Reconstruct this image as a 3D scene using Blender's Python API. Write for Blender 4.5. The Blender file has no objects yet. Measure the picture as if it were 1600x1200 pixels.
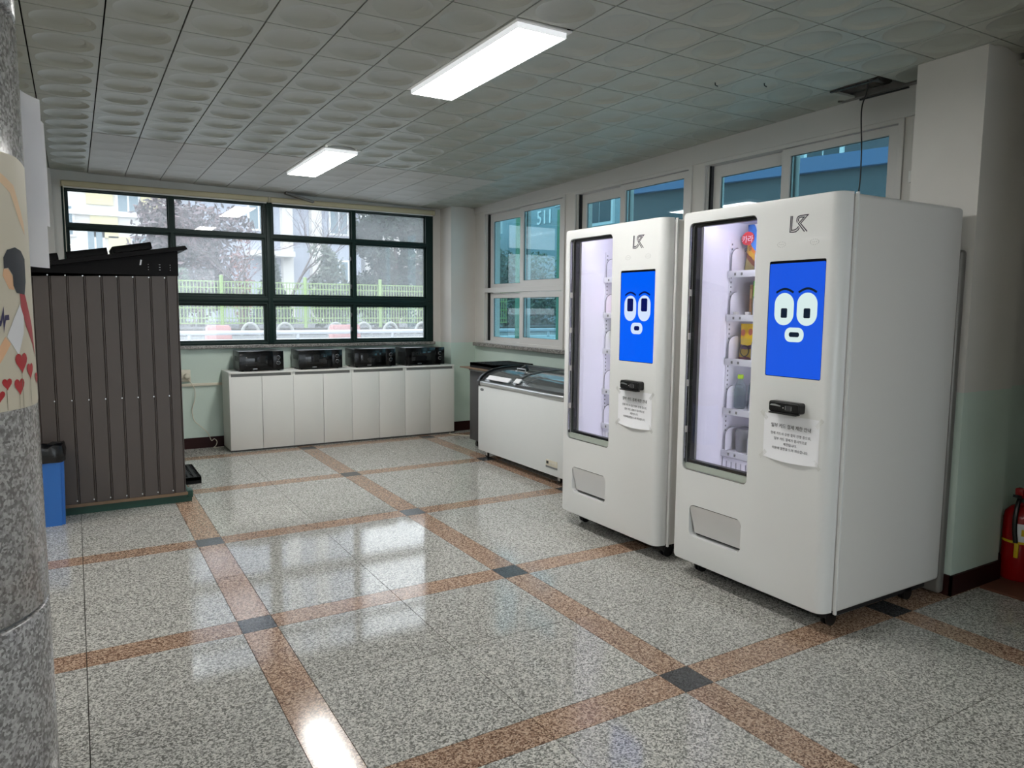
import bpy, bmesh, math, random
from mathutils import Matrix, Vector
random.seed(7)
C = bpy.context.scene.collection
SC = bpy.context.scene
R = math.radians

# ------------------------------------------------------------------ camera
cam_d = bpy.data.cameras.new('camera')
cam_d.sensor_fit = 'HORIZONTAL'; cam_d.sensor_width = 36.0
cam_d.lens = 36.0 * 1133.70 / 1600.0
cam_d.clip_start = 0.05; cam_d.clip_end = 400
cam = bpy.data.objects.new('camera', cam_d); C.objects.link(cam)
yaw, pitch, roll = R(31.0485), R(-5.9261), R(0.44949)
fw = Vector((math.sin(yaw)*math.cos(pitch), math.cos(yaw)*math.cos(pitch), math.sin(pitch)))
rt = Vector((math.cos(yaw), -math.sin(yaw), 0)); up = rt.cross(fw)
r2 = math.cos(roll)*rt + math.sin(roll)*up; u2 = -math.sin(roll)*rt + math.cos(roll)*up
m = Matrix((r2, u2, -fw)).transposed().to_4x4()
m.translation = Vector((-0.6539, -1.9779, 1.4463))
cam.matrix_world = m
SC.camera = cam

# ------------------------------------------------------------------ world, exposure
W = bpy.data.worlds.new('overcast_sky'); SC.world = W; W.use_nodes = True
bg = W.node_tree.nodes['Background']
bg.inputs[0].default_value = (0.86, 0.93, 1.0, 1); bg.inputs[1].default_value = 3.3
SC.view_settings.view_transform = 'Standard'; SC.view_settings.look = 'None'
SC.view_settings.gamma = 1.0; SC.view_settings.use_curve_mapping = False
SC.view_settings.exposure = 0.12
SC.cycles.use_denoising = True
SC.cycles.max_bounces = 10; SC.cycles.diffuse_bounces = 5; SC.cycles.glossy_bounces = 4
SC.cycles.transparent_max_bounces = 16; SC.cycles.transmission_bounces = 6
SC.cycles.caustics_reflective = False; SC.cycles.caustics_refractive = False
SC.cycles.sample_clamp_indirect = 6.0
LAMP = 37.0          # radiance of the ceiling lamp diffusers

# ------------------------------------------------------------------ materials
def lin(c):
    if isinstance(c, str):
        c = [int(c[i:i+2], 16) for i in (0, 2, 4)]
    o = []
    for v in c[:3]:
        v = v/255.0
        o.append(v/12.92 if v <= .04045 else ((v+.055)/1.055)**2.4)
    return (o[0], o[1], o[2], 1.0)

MATS = {}
def pmat(name, col, rough=.5, metal=0.0, spec=.5, noise=0.0, nscale=8.0, emit=None, estr=0.0, coat=0.0, bump=0.0, bscale=200.0):
    if name in MATS: return MATS[name]
    mt = bpy.data.materials.new(name); mt.use_nodes = True
    nt = mt.node_tree; b = nt.nodes['Principled BSDF']
    c = lin(col)
    b.inputs['Base Color'].default_value = c
    b.inputs['Roughness'].default_value = rough
    b.inputs['Metallic'].default_value = metal
    b.inputs['Specular IOR Level'].default_value = spec
    b.inputs['Coat Weight'].default_value = coat
    if emit is not None:
        b.inputs['Emission Color'].default_value = lin(emit); b.inputs['Emission Strength'].default_value = estr
    if noise > 0 or bump > 0:
        ge = nt.nodes.new('ShaderNodeNewGeometry')
    if noise > 0:
        n = nt.nodes.new('ShaderNodeTexNoise'); n.inputs['Scale'].default_value = nscale; n.inputs['Detail'].default_value = 4
        nt.links.new(ge.outputs['Position'], n.inputs['Vector'])
        r = nt.nodes.new('ShaderNodeMapRange'); r.inputs[1].default_value = .3; r.inputs[2].default_value = .7
        r.inputs[3].default_value = 1-noise; r.inputs[4].default_value = 1+noise*.5
        nt.links.new(n.outputs['Fac'], r.inputs[0])
        mx = nt.nodes.new('ShaderNodeVectorMath'); mx.operation = 'SCALE'
        mx.inputs[0].default_value = c[:3]
        nt.links.new(r.outputs[0], mx.inputs['Scale']); nt.links.new(mx.outputs[0], b.inputs['Base Color'])
    if bump > 0:
        n2 = nt.nodes.new('ShaderNodeTexNoise'); n2.inputs['Scale'].default_value = bscale
        nt.links.new(ge.outputs['Position'], n2.inputs['Vector'])
        bp = nt.nodes.new('ShaderNodeBump'); bp.inputs['Strength'].default_value = bump; bp.inputs['Distance'].default_value = .002
        nt.links.new(n2.outputs['Fac'], bp.inputs['Height']); nt.links.new(bp.outputs[0], b.inputs['Normal'])
    MATS[name] = mt
    return mt

def granite(name, dark, mid, light, scale=120.0, rough=.12, vary=.05, pos=(.36, .5, .62)):
    mt = bpy.data.materials.new(name); mt.use_nodes = True
    nt = mt.node_tree; b = nt.nodes['Principled BSDF']; L = nt.links.new
    ge = nt.nodes.new('ShaderNodeNewGeometry'); oi = nt.nodes.new('ShaderNodeObjectInfo')
    n = nt.nodes.new('ShaderNodeTexNoise'); n.inputs['Scale'].default_value = scale; n.inputs['Detail'].default_value = 3.0; n.inputs['Roughness'].default_value = .6
    L(ge.outputs['Position'], n.inputs['Vector'])
    rp = nt.nodes.new('ShaderNodeValToRGB'); e = rp.color_ramp.elements
    e[0].position = pos[0]; e[0].color = lin(dark); e[1].position = pos[2]; e[1].color = lin(light)
    k = e.new(pos[1]); k.color = lin(mid)
    vo = nt.nodes.new('ShaderNodeTexVoronoi'); vo.inputs['Scale'].default_value = scale; L(ge.outputs['Position'], vo.inputs['Vector'])
    se = nt.nodes.new('ShaderNodeSeparateColor'); L(vo.outputs['Color'], se.inputs[0])
    n.inputs['Scale'].default_value = scale*.35
    ml = nt.nodes.new('ShaderNodeMath'); ml.operation = 'MULTIPLY_ADD'; ml.inputs[1].default_value = 1.3; L(n.outputs['Fac'], ml.inputs[0]); ml.inputs[2].default_value = -.65
    sm = nt.nodes.new('ShaderNodeMath'); sm.operation = 'ADD'; L(se.outputs[0], sm.inputs[0]); L(ml.outputs[0], sm.inputs[1])
    L(sm.outputs[0], rp.inputs['Fac'])
    v = nt.nodes.new('ShaderNodeTexNoise'); v.inputs['Scale'].default_value = 1.3; v.inputs['Detail'].default_value = 3
    L(ge.outputs['Position'], v.inputs['Vector'])
    ad = nt.nodes.new('ShaderNodeMath'); ad.operation = 'ADD'; L(v.outputs['Fac'], ad.inputs[0]); L(oi.outputs['Random'], ad.inputs[1])
    mr = nt.nodes.new('ShaderNodeMapRange'); mr.inputs[1].default_value = .3; mr.inputs[2].default_value = 1.7
    mr.inputs[3].default_value = 1-vary*1.5; mr.inputs[4].default_value = 1+vary
    L(ad.outputs[0], mr.inputs[0])
    sc = nt.nodes.new('ShaderNodeVectorMath'); sc.operation = 'SCALE'
    L(rp.outputs['Color'], sc.inputs[0]); L(mr.outputs[0], sc.inputs['Scale'])
    L(sc.outputs[0], b.inputs['Base Color'])
    b.inputs['Roughness'].default_value = rough
    return mt

def two_tone():
    mt = bpy.data.materials.new('two_tone_wall_paint'); mt.use_nodes = True
    nt = mt.node_tree; b = nt.nodes['Principled BSDF']; L = nt.links.new
    ge = nt.nodes.new('ShaderNodeNewGeometry'); sp = nt.nodes.new('ShaderNodeSeparateXYZ'); L(ge.outputs['Position'], sp.inputs[0])
    n = nt.nodes.new('ShaderNodeTexNoise'); n.inputs['Scale'].default_value = 2.0; n.inputs['Detail'].default_value = 5; L(ge.outputs['Position'], n.inputs['Vector'])
    n3 = nt.nodes.new('ShaderNodeTexNoise'); n3.inputs['Scale'].default_value = 30.0; L(ge.outputs['Position'], n3.inputs['Vector'])
    j = nt.nodes.new('ShaderNodeMath'); j.operation = 'MULTIPLY_ADD'; j.inputs[1].default_value = .008; L(n3.outputs['Fac'], j.inputs[0]); L(sp.outputs['Z'], j.inputs[2])
    gt = nt.nodes.new('ShaderNodeMath'); gt.operation = 'GREATER_THAN'; gt.inputs[1].default_value = 1.05; L(j.outputs[0], gt.inputs[0])
    mx = nt.nodes.new('ShaderNodeMixRGB'); L(gt.outputs[0], mx.inputs[0])
    mx.inputs[1].default_value = lin((200, 216, 206)); mx.inputs[2].default_value = lin((214, 211, 206))
    mr = nt.nodes.new('ShaderNodeMapRange'); mr.inputs[1].default_value = .3; mr.inputs[2].default_value = .7; mr.inputs[3].default_value = .94; mr.inputs[4].default_value = 1.02
    L(n.outputs['Fac'], mr.inputs[0])
    sc = nt.nodes.new('ShaderNodeVectorMath'); sc.operation = 'SCALE'; L(mx.outputs[0], sc.inputs[0]); L(mr.outputs[0], sc.inputs['Scale'])
    L(sc.outputs[0], b.inputs['Base Color']); b.inputs['Roughness'].default_value = .45
    n2 = nt.nodes.new('ShaderNodeTexNoise'); n2.inputs['Scale'].default_value = 60; L(ge.outputs['Position'], n2.inputs['Vector'])
    bp = nt.nodes.new('ShaderNodeBump'); bp.inputs['Strength'].default_value = .15; bp.inputs['Distance'].default_value = .003
    L(n2.outputs['Fac'], bp.inputs['Height']); L(bp.outputs[0], b.inputs['Normal'])
    return mt

def glass(name, tint, haze=0.0, hazecol=(235, 238, 240), ior=1.5, rough=0.0, front=0.0):
    mt = bpy.data.materials.new(name); mt.use_nodes = True
    nt = mt.node_tree; L = nt.links.new
    for n in list(nt.nodes): nt.nodes.remove(n)
    out = nt.nodes.new('ShaderNodeOutputMaterial')
    tr = nt.nodes.new('ShaderNodeBsdfTransparent'); tr.inputs[0].default_value = (*tint, 1)
    last = tr
    if haze > 0:
        ge = nt.nodes.new('ShaderNodeNewGeometry')
        nz = nt.nodes.new('ShaderNodeTexNoise'); nz.inputs['Scale'].default_value = 2.2; nz.inputs['Detail'].default_value = 6; L(ge.outputs['Position'], nz.inputs['Vector'])
        mr = nt.nodes.new('ShaderNodeMapRange'); mr.inputs[1].default_value = .3; mr.inputs[2].default_value = .7
        mr.inputs[3].default_value = haze*.8; mr.inputs[4].default_value = haze*1.2; L(nz.outputs['Fac'], mr.inputs[0])
        tl = nt.nodes.new('ShaderNodeBsdfTranslucent'); tl.inputs[0].default_value = lin(hazecol)
        df = nt.nodes.new('ShaderNodeBsdfDiffuse'); df.inputs[0].default_value = lin(hazecol)
        mf = nt.nodes.new('ShaderNodeMixShader'); mf.inputs[0].default_value = front; L(tl.outputs[0], mf.inputs[1]); L(df.outputs[0], mf.inputs[2])
        mx = nt.nodes.new('ShaderNodeMixShader'); L(mr.outputs[0], mx.inputs[0]); L(tr.outputs[0], mx.inputs[1]); L(mf.outputs[0], mx.inputs[2])
        last = mx
    gl = nt.nodes.new('ShaderNodeBsdfGlossy'); gl.inputs['Roughness'].default_value = rough
    # a pane has two faces: give its inner face the same reflectance as its outer face
    g2 = nt.nodes.new('ShaderNodeNewGeometry'); io = nt.nodes.new('ShaderNodeMapRange')
    io.inputs[3].default_value = ior; io.inputs[4].default_value = 1.0/ior; L(g2.outputs['Backfacing'], io.inputs[0])
    fr = nt.nodes.new('ShaderNodeFresnel'); L(io.outputs[0], fr.inputs[0])
    m2 = nt.nodes.new('ShaderNodeMixShader'); L(fr.outputs[0], m2.inputs[0]); L(last.outputs[0], m2.inputs[1]); L(gl.outputs[0], m2.inputs[2])
    L(m2.outputs[0], out.inputs[0])
    return mt

def glow(name, col, strength):
    mt = bpy.data.materials.new(name); mt.use_nodes = True
    b = mt.node_tree.nodes['Principled BSDF']
    b.inputs['Base Color'].default_value = (0, 0, 0, 1); b.inputs['Roughness'].default_value = .08
    b.inputs['Emission Color'].default_value = lin(col); b.inputs['Emission Strength'].default_value = strength
    return mt

M_tile = granite('grey_granite', (112, 111, 107), (168, 167, 162), (210, 208, 202), 185, .07, .06, (.12, .5, .9))
M_strip = granite('pink_brown_granite', (104, 80, 66), (160, 130, 110), (200, 174, 152), 185, .12, .07, (.12, .5, .9))
M_black_tile = granite('charcoal_granite', (48, 49, 51), (66, 68, 70), (84, 86, 88), 210, .2, .05, (.1, .5, .9))
M_column = granite('column_granite', (110, 108, 107), (146, 145, 144), (178, 177, 176), 150, .22, .03, (.1, .5, .9))
M_sill = granite('sill_granite', (70, 66, 62), (120, 115, 110), (170, 166, 160), 170, .3, .03, (.1, .5, .9))
M_grout = pmat('dark_grout', (62, 58, 54), .8)
M_wall = two_tone()
M_white = pmat('white_wall_paint', (212, 209, 205), .5, noise=.04, nscale=2)
M_ceil = pmat('grey_metal_ceiling_paint', (170, 173, 164), .42, noise=.05, nscale=1.2)
M_ceilnew = pmat('new_white_ceiling_paint', (192, 189, 183), .55, noise=.03, nscale=1.2)
M_plenum = pmat('dark_plenum', (40, 38, 36), .9)  # dark colour stands in for the shade of the void above the tiles
M_upvc = pmat('white_upvc', (208, 206, 203), .32)
M_trackdark = pmat('window_track_dark', (40, 42, 44), .5)
M_green = pmat('dark_green_frame_paint', (5, 32, 27), .5, spec=.3)
M_base = pmat('maroon_baseboard_paint', (44, 18, 17), .5, spec=.2, noise=.1, nscale=5)
M_gback = glass('dusty_window_glass', (.97, .975, .975), .135)
M_gtint = glass('teal_tinted_glass', (.46, .68, .73), .02)
M_gclear = glass('clear_glass', (.97, .98, .98))
M_gfreeze = glass('freezer_lid_glass', (.84, .86, .87), .16, (170, 176, 178), front=.8)
M_panel = pmat('lamp_diffuser', (255, 255, 255), .4, emit=(255, 253, 249), estr=LAMP)
M_skirt = pmat('lamp_frame_white', (215, 215, 212), .5)
M_opal = pmat('lamp_opal_skirt', (230, 230, 228), .5, emit=(247, 251, 255), estr=.55)
M_vend = pmat('white_powder_coat', (226, 227, 226), .32, coat=.15)
M_vendside = pmat('white_powder_coat_side', (214, 212, 209), .38)
M_vendin = pmat('vending_inner_white', (236, 234, 242), .4)
M_black = pmat('black_plastic', (16, 16, 18), .35)
M_blackrough = pmat('black_matte_plastic', (26, 25, 26), .6)
M_chrome = pmat('polished_metal', (200, 200, 200), .12, 1.0)
M_alu = pmat('brushed_aluminium', (206, 207, 208), .3, .9)
M_steelflap = pmat('satin_steel', (224, 224, 224), .32, .45)
M_led = pmat('led_strip', (255, 255, 255), .5, emit=(240, 238, 255), estr=30.0)
M_greyframe = pmat('grey_condenser_frame', (120, 118, 115), .4, .3)
M_paper = pmat('white_paper', (240, 241, 245), .7)
M_tape = glass('translucent_tape', (.985, .985, .98), .05, (226, 226, 222), ior=1.12, front=1.0)
M_ink = pmat('black_ink', (50, 50, 54), .8)
M_inkgrey = pmat('grey_ink', (110, 110, 116), .8)
M_logo = pmat('logo_grey', (66, 62, 74), .4)
M_cab = pmat('white_laminate', (222, 221, 216), .35)
M_cabgap = pmat('grey_recess', (120, 120, 118), .6)
M_mwblack = pmat('gloss_black', (8, 8, 9), .14, spec=.3)
M_mwbody = pmat('dark_oven_body', (34, 36, 37), .3)
M_freeze = pmat('white_freezer_enamel', (222, 225, 225), .28)
M_darkgrey = pmat('dark_grey_panel', (62, 62, 64), .4)
M_grey = pmat('mid_grey_plastic', (120, 122, 124), .4)
M_shed = pmat('brown_steel_cladding', (74, 65, 60), .42, noise=.06, nscale=3)
M_roof = pmat('black_roof_sheet', (8, 6, 8), .6, spec=.2)
M_pallet = pmat('black_recycled_plastic', (9, 9, 10), .65, spec=.25)
M_greenpl = pmat('green_plastic', (24, 66, 54), .5)
M_blue = pmat('blue_plastic', (44, 108, 188), .4)
M_bag = pmat('black_bin_bag', (18, 18, 20), .25, bump=.6, bscale=60)
M_red = pmat('red_extinguisher_paint', (150, 8, 14), .2)
M_yellow = pmat('yellow_plastic', (214, 178, 24), .4)
M_mat = pmat('brown_board', (104, 62, 46), .5, noise=.15, nscale=9)
M_wood = pmat('plywood_edge', (120, 98, 76), .6, noise=.1, nscale=30)
M_cream = pmat('cream_plastic', (214, 208, 190), .45)
M_blind = pmat('beige_blind_cassette', (196, 184, 152), .5, noise=.1, nscale=4)
M_poster = pmat('cream_print', (206, 198, 178), .5)

# ------------------------------------------------------------------ mesh helpers
def bx(bm, x0, x1, y0, y1, z0, z1, bev=0.0, seg=2):
    r = bmesh.ops.create_cube(bm, size=1.0, matrix=Matrix.Translation(((x0+x1)/2, (y0+y1)/2, (z0+z1)/2)) @ Matrix.Diagonal((abs(x1-x0), abs(y1-y0), abs(z1-z0), 1)))
    vs = r['verts']
    if bev > 0:
        es = list({e for v in vs for e in v.link_edges})
        bmesh.ops.bevel(bm, geom=es, offset=bev, segments=seg, affect='EDGES', profile=.5, clamp_overlap=True)
    return vs

def cyl(bm, p0, p1, r0, r1=None, seg=16, caps=True):
    p0 = Vector(p0); p1 = Vector(p1); d = p1-p0
    q = Vector((0, 0, 1)).rotation_difference(d.normalized()).to_matrix().to_4x4()
    bmesh.ops.create_cone(bm, cap_ends=caps, segments=seg, radius1=r0, radius2=r0 if r1 is None else r1, depth=d.length, matrix=Matrix.Translation((p0+p1)/2) @ q)

def tube(bm, pts, r, seg=6, closed=False):
    pts = [Vector(p) for p in pts]; n = len(pts); rings = []
    rr = r if isinstance(r, (list, tuple)) else [r]*n
    t0 = (pts[1]-pts[0]).normalized()
    a = t0.orthogonal().normalized()
    for i, p in enumerate(pts):
        if closed: t = (pts[(i+1) % n]-pts[i-1])
        else: t = pts[min(i+1, n-1)]-pts[max(i-1, 0)]
        t.normalize()
        a = (a - t*a.dot(t)); a = a.normalized() if a.length > 1e-6 else t.orthogonal().normalized()
        b = t.cross(a)
        rings.append([bm.verts.new(p + (a*math.cos(2*math.pi*k/seg) + b*math.sin(2*math.pi*k/seg))*rr[i]) for k in range(seg)])
    for i in range(n if closed else n-1):
        A = rings[i]; B = rings[(i+1) % n]
        for k in range(seg): bm.faces.new((A[k], A[(k+1) % seg], B[(k+1) % seg], B[k]))
    if not closed:
        bm.faces.new(list(reversed(rings[0]))); bm.faces.new(rings[-1])

def lathe(bm, prof, cx, cy, cz, seg=24):
    rings = []
    for r, z in prof:
        rings.append([bm.verts.new((cx+max(r, 1e-4)*math.cos(2*math.pi*k/seg), cy+max(r, 1e-4)*math.sin(2*math.pi*k/seg), cz+z)) for k in range(seg)])
    for A, B in zip(rings, rings[1:]):
        for k in range(seg): bm.faces.new((A[k], A[(k+1) % seg], B[(k+1) % seg], B[k]))
    bm.faces.new(list(reversed(rings[0]))); bm.faces.new(rings[-1])

def prism(bm, poly, f, c0, c1):
    """poly: list of (a,b); f(a,b,c) -> xyz."""
    A = [bm.verts.new(f(a, b, c0)) for a, b in poly]; B = [bm.verts.new(f(a, b, c1)) for a, b in poly]
    n = len(poly)
    bm.faces.new(A); bm.faces.new(list(reversed(B)))
    for k in range(n): bm.faces.new((A[k], B[k], B[(k+1) % n], A[(k+1) % n]))
    bmesh.ops.recalc_face_normals(bm, faces=bm.faces[:])

def sweep(bm, path, prof, f):
    """path: [(a,b)] in plane, prof offset rectangle (half thickness, c0, c1): bar following path."""
    h, c0, c1 = prof
    n = len(path); rings = []
    for i, (a, b) in enumerate(path):
        a0, b0 = path[max(i-1, 0)]; a1, b1 = path[min(i+1, n-1)]
        d = math.hypot(a1-a0, b1-b0); nx, ny = -(b1-b0)/d, (a1-a0)/d
        rings.append([bm.verts.new(f(a+nx*h*s, b+ny*h*s, c)) for s, c in ((-1, c0), (1, c0), (1, c1), (-1, c1))])
    for A, B in zip(rings, rings[1:]):
        for k in range(4): bm.faces.new((A[k], A[(k+1) % 4], B[(k+1) % 4], B[k]))
    bm.faces.new(rings[0]); bm.faces.new(rings[-1])
    bmesh.ops.recalc_face_normals(bm, faces=bm.faces[:])

def rrect(u0, u1, v0, v1, r=0.0, seg=5):
    if r <= 0: return [(u0, v0), (u1, v0), (u1, v1), (u0, v1)]
    o = []
    for cx, cy, a in ((u1-r, v0+r, -90), (u1-r, v1-r, 0), (u0+r, v1-r, 90), (u0+r, v0+r, 180)):
        for k in range(seg+1):
            t = R(a+90*k/seg); o.append((cx+r*math.cos(t), cy+r*math.sin(t)))
    return o

def ellipse(cx, cy, rx, ry, n=24):
    return [(cx+rx*math.cos(2*math.pi*k/n), cy+ry*math.sin(2*math.pi*k/n)) for k in range(n)]

def plate(outline, holes, th, mat4, bevel=0.0):
    """flat sheet with holes, thickness th, from w=-th to w=0 in its own frame, mapped by mat4."""
    cu = bpy.data.curves.new('sheet', 'CURVE'); cu.dimensions = '2D'; cu.fill_mode = 'BOTH'
    cu.extrude = max(th/2-bevel, 1e-5); cu.bevel_depth = bevel; cu.bevel_resolution = 2
    for poly in [outline]+list(holes):
        sp = cu.splines.new('POLY'); sp.points.add(len(poly)-1)
        for q, (a, b) in zip(sp.points, poly): q.co = (a, b, 0, 1)
        sp.use_cyclic_u = True
    o = bpy.data.objects.new('sheet', cu)
    me = bpy.data.meshes.new_from_object(o)
    bpy.data.objects.remove(o); bpy.data.curves.remove(cu)
    me.transform(Matrix.Translation((0, 0, -th/2))); me.transform(mat4)
    me.materials.clear()
    return me

def text_mesh(s, size, mat4, extrude=0.0003, align='CENTER', spacing=1.0, shear=0.0):
    cu = bpy.data.curves.new('lettering', 'FONT'); cu.body = s; cu.size = size; cu.align_x = align; cu.align_y = 'CENTER'
    cu.extrude = extrude; cu.space_character = spacing; cu.shear = shear; cu.resolution_u = 2
    o = bpy.data.objects.new('lettering', cu)
    me = bpy.data.meshes.new_from_object(o)
    bpy.data.objects.remove(o); bpy.data.curves.remove(cu)
    me.transform(mat4); me.materials.clear()
    return me

def MX(x, y=0, z=0):    # frame facing -x : u -> -y, v -> z, w -> -x
    mm = Matrix(((0, 0, -1, x), (-1, 0, 0, y), (0, 1, 0, z), (0, 0, 0, 1))); return mm
def MY(y, x=0, z=0):    # frame facing -y : u -> x, v -> z, w -> -y
    return Matrix(((1, 0, 0, x), (0, 0, -1, y), (0, 1, 0, z), (0, 0, 0, 1)))

def ribbon(bm, pts, w, f, c):
    n = len(pts); vs = []
    for i, (a, b) in enumerate(pts):
        a0, b0 = pts[max(i-1, 0)]; a1, b1 = pts[min(i+1, n-1)]
        d = math.hypot(a1-a0, b1-b0) or 1e-6
        nx, ny = -(b1-b0)/d, (a1-a0)/d
        if 0 < i < n-1:
            da = math.hypot(a-a0, b-b0) or 1e-6; db = math.hypot(a1-a, b1-b) or 1e-6
            e0 = ((a-a0)/da, (b-b0)/da); e1 = ((a1-a)/db, (b1-b)/db)
            co = max(.4, math.sqrt(max(0, (1+e0[0]*e1[0]+e0[1]*e1[1])/2)))
            bis = (e0[0]+e1[0], e0[1]+e1[1]); q = math.hypot(*bis)
            if q > 1e-3: nx, ny = -bis[1]/q/co, bis[0]/q/co
        vs.append((bm.verts.new(f(a+nx*w/2, b+ny*w/2, c)), bm.verts.new(f(a-nx*w/2, b-ny*w/2, c))))
    for A, B in zip(vs, vs[1:]): bm.faces.new((A[0], A[1], B[1], B[0]))

def fin(src, smooth=35.0):
    if isinstance(src, bmesh.types.BMesh):
        bmesh.ops.recalc_face_normals(src, faces=src.faces[:])
        me = bpy.data.meshes.new('mesh'); src.to_mesh(me); src.free()
    else: me = src
    if smooth:
        me.shade_smooth(); me.set_sharp_from_angle(angle=R(smooth))
    else: me.shade_flat()
    return me

def ob(name, src, mat, parent=None, off=None, smooth=35.0, **props):
    me = fin(src, smooth)
    if off is not None: me.transform(Matrix.Translation(-Vector(off)))
    me.name = name
    if mat is not None and not me.materials: me.materials.append(mat)
    o = bpy.data.objects.new(name, me); C.objects.link(o)
    if parent is not None: o.parent = parent
    for k, v in props.items(): o[k] = v
    return o

class Thing:
    """an Empty at the thing's base; parts are given in world coordinates."""
    def __init__(s, name, label, cat, loc, group=None):
        s.loc = Vector(loc)
        s.root = bpy.data.objects.new(name, None); C.objects.link(s.root)
        s.root.location = s.loc; s.root.empty_display_size = .05
        s.root['label'] = label; s.root['category'] = cat
        if group: s.root['group'] = group
    def part(s, name, src, mat, parent=None, smooth=35.0, **props):
        return ob(name, src, mat, parent or s.root, s.loc, smooth, **props)

def single(name, src, mat, label, cat, loc=(0, 0, 0), group=None, smooth=35.0):
    o = ob(name, src, mat, None, loc, smooth, label=label, category=cat)
    o.location = loc
    if group: o['group'] = group
    return o

def struct(name, src, mat, smooth=0, parent=None):
    o = ob(name, src, mat, parent, None, smooth)
    o['kind'] = 'structure'
    return o

def nb(): return bmesh.new()

def copy_thing(root, loc, rz=0.0, label=None):
    r = root.copy(); C.objects.link(r); r.location = loc; r.rotation_euler = (0, 0, rz)
    if label: r['label'] = label
    def rec(src, dst):
        for ch in src.children:
            c = ch.copy(); C.objects.link(c); c.parent = dst; rec(ch, c)
    rec(root, r)
    return r

# ------------------------------------------------------------------ floor
PX, PY = 1.35, 1.3558
bm = nb(); bx(bm, -5, 4.6, -6.5, 6.15, -.12, -.006)
floor = struct('floor', bm, M_grout)
def slab_mesh(w, l):
    b = nb(); bx(b, -w/2, w/2, -l/2, l/2, -.006, 0)
    me = fin(b, 0); return me
g = .0032
mesh_tile = slab_mesh(.6-g, .603-g); mesh_tile.materials.append(M_tile)
mesh_sx = slab_mesh(.6-g, .15-g*.7); mesh_sx.materials.append(M_strip)
mesh_sy = slab_mesh(.15-g*.7, .603-g); mesh_sy.materials.append(M_strip)
mesh_sq = slab_mesh(.15-g*.5, .15-g*.5); mesh_sq.materials.append(M_black_tile)
def piece(name, me, x, y, parent, z=0.0):
    o = bpy.data.objects.new(name, me); C.objects.link(o); o.parent = parent; o.location = (x, y, z)
    return o
for i in range(-1, 3):
    for j in range(-1, 5):
        x, y = i*PX, j*PY
        if j == 4 and False: continue
        piece('inlay_square', mesh_sq, x, y, floor)
        for k in (0, 1):
            cx = x+.075+.3+.6*k; cy = y+.0751+.3014+.6028*k
            if cy+.3 < 6.1: piece('inlay_strip', mesh_sy, x, cy, floor)
            piece('inlay_strip', mesh_sx, cx, y, floor)
            for q in (0, 1):
                cy2 = y+.0751+.3014+.6028*q
                if cy2+.3 < 6.1: piece('floor_tile', mesh_tile, cx, cy2, floor)
# floor beyond the picture, behind and beside the camera: the same paving, joined
def far_floor():
    for (mm, nm, sx, sy, kind) in ((M_tile, 'floor_tile', 0, 0, 't'), (M_strip, 'inlay_strip', 0, 0, 's'), (M_black_tile, 'inlay_square', 0, 0, 'q')):
        b = nb()
        for i in range(-4, 4):
            for j in range(-5, 5):
                if -1 <= i <= 2 and -1 <= j <= 4: continue
                x, y = i*PX, j*PY
                if kind == 'q': bx(b, x-.074, x+.074, y-.074, y+.074, -.006, 0)
                for k in (0, 1):
                    cx = x+.375+.6*k; cy = y+.3765+.6028*k
                    if kind == 's':
                        if cy+.3 < 6.1: bx(b, x-.074, x+.074, cy-.3, cy+.3, -.006, 0)
                        bx(b, cx-.2985, cx+.2985, y-.074, y+.074, -.006, 0)
                    if kind == 't':
                        for q in (0, 1):
                            c2 = y+.3765+.6028*q
                            if c2+.3 < 6.1: bx(b, cx-.2985, cx+.2985, c2-.2999, c2+.2999, -.006, 0)
        o = ob(nm, b, mm, floor, None, 0); o['kind'] = 'stuff'
far_floor()

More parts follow.
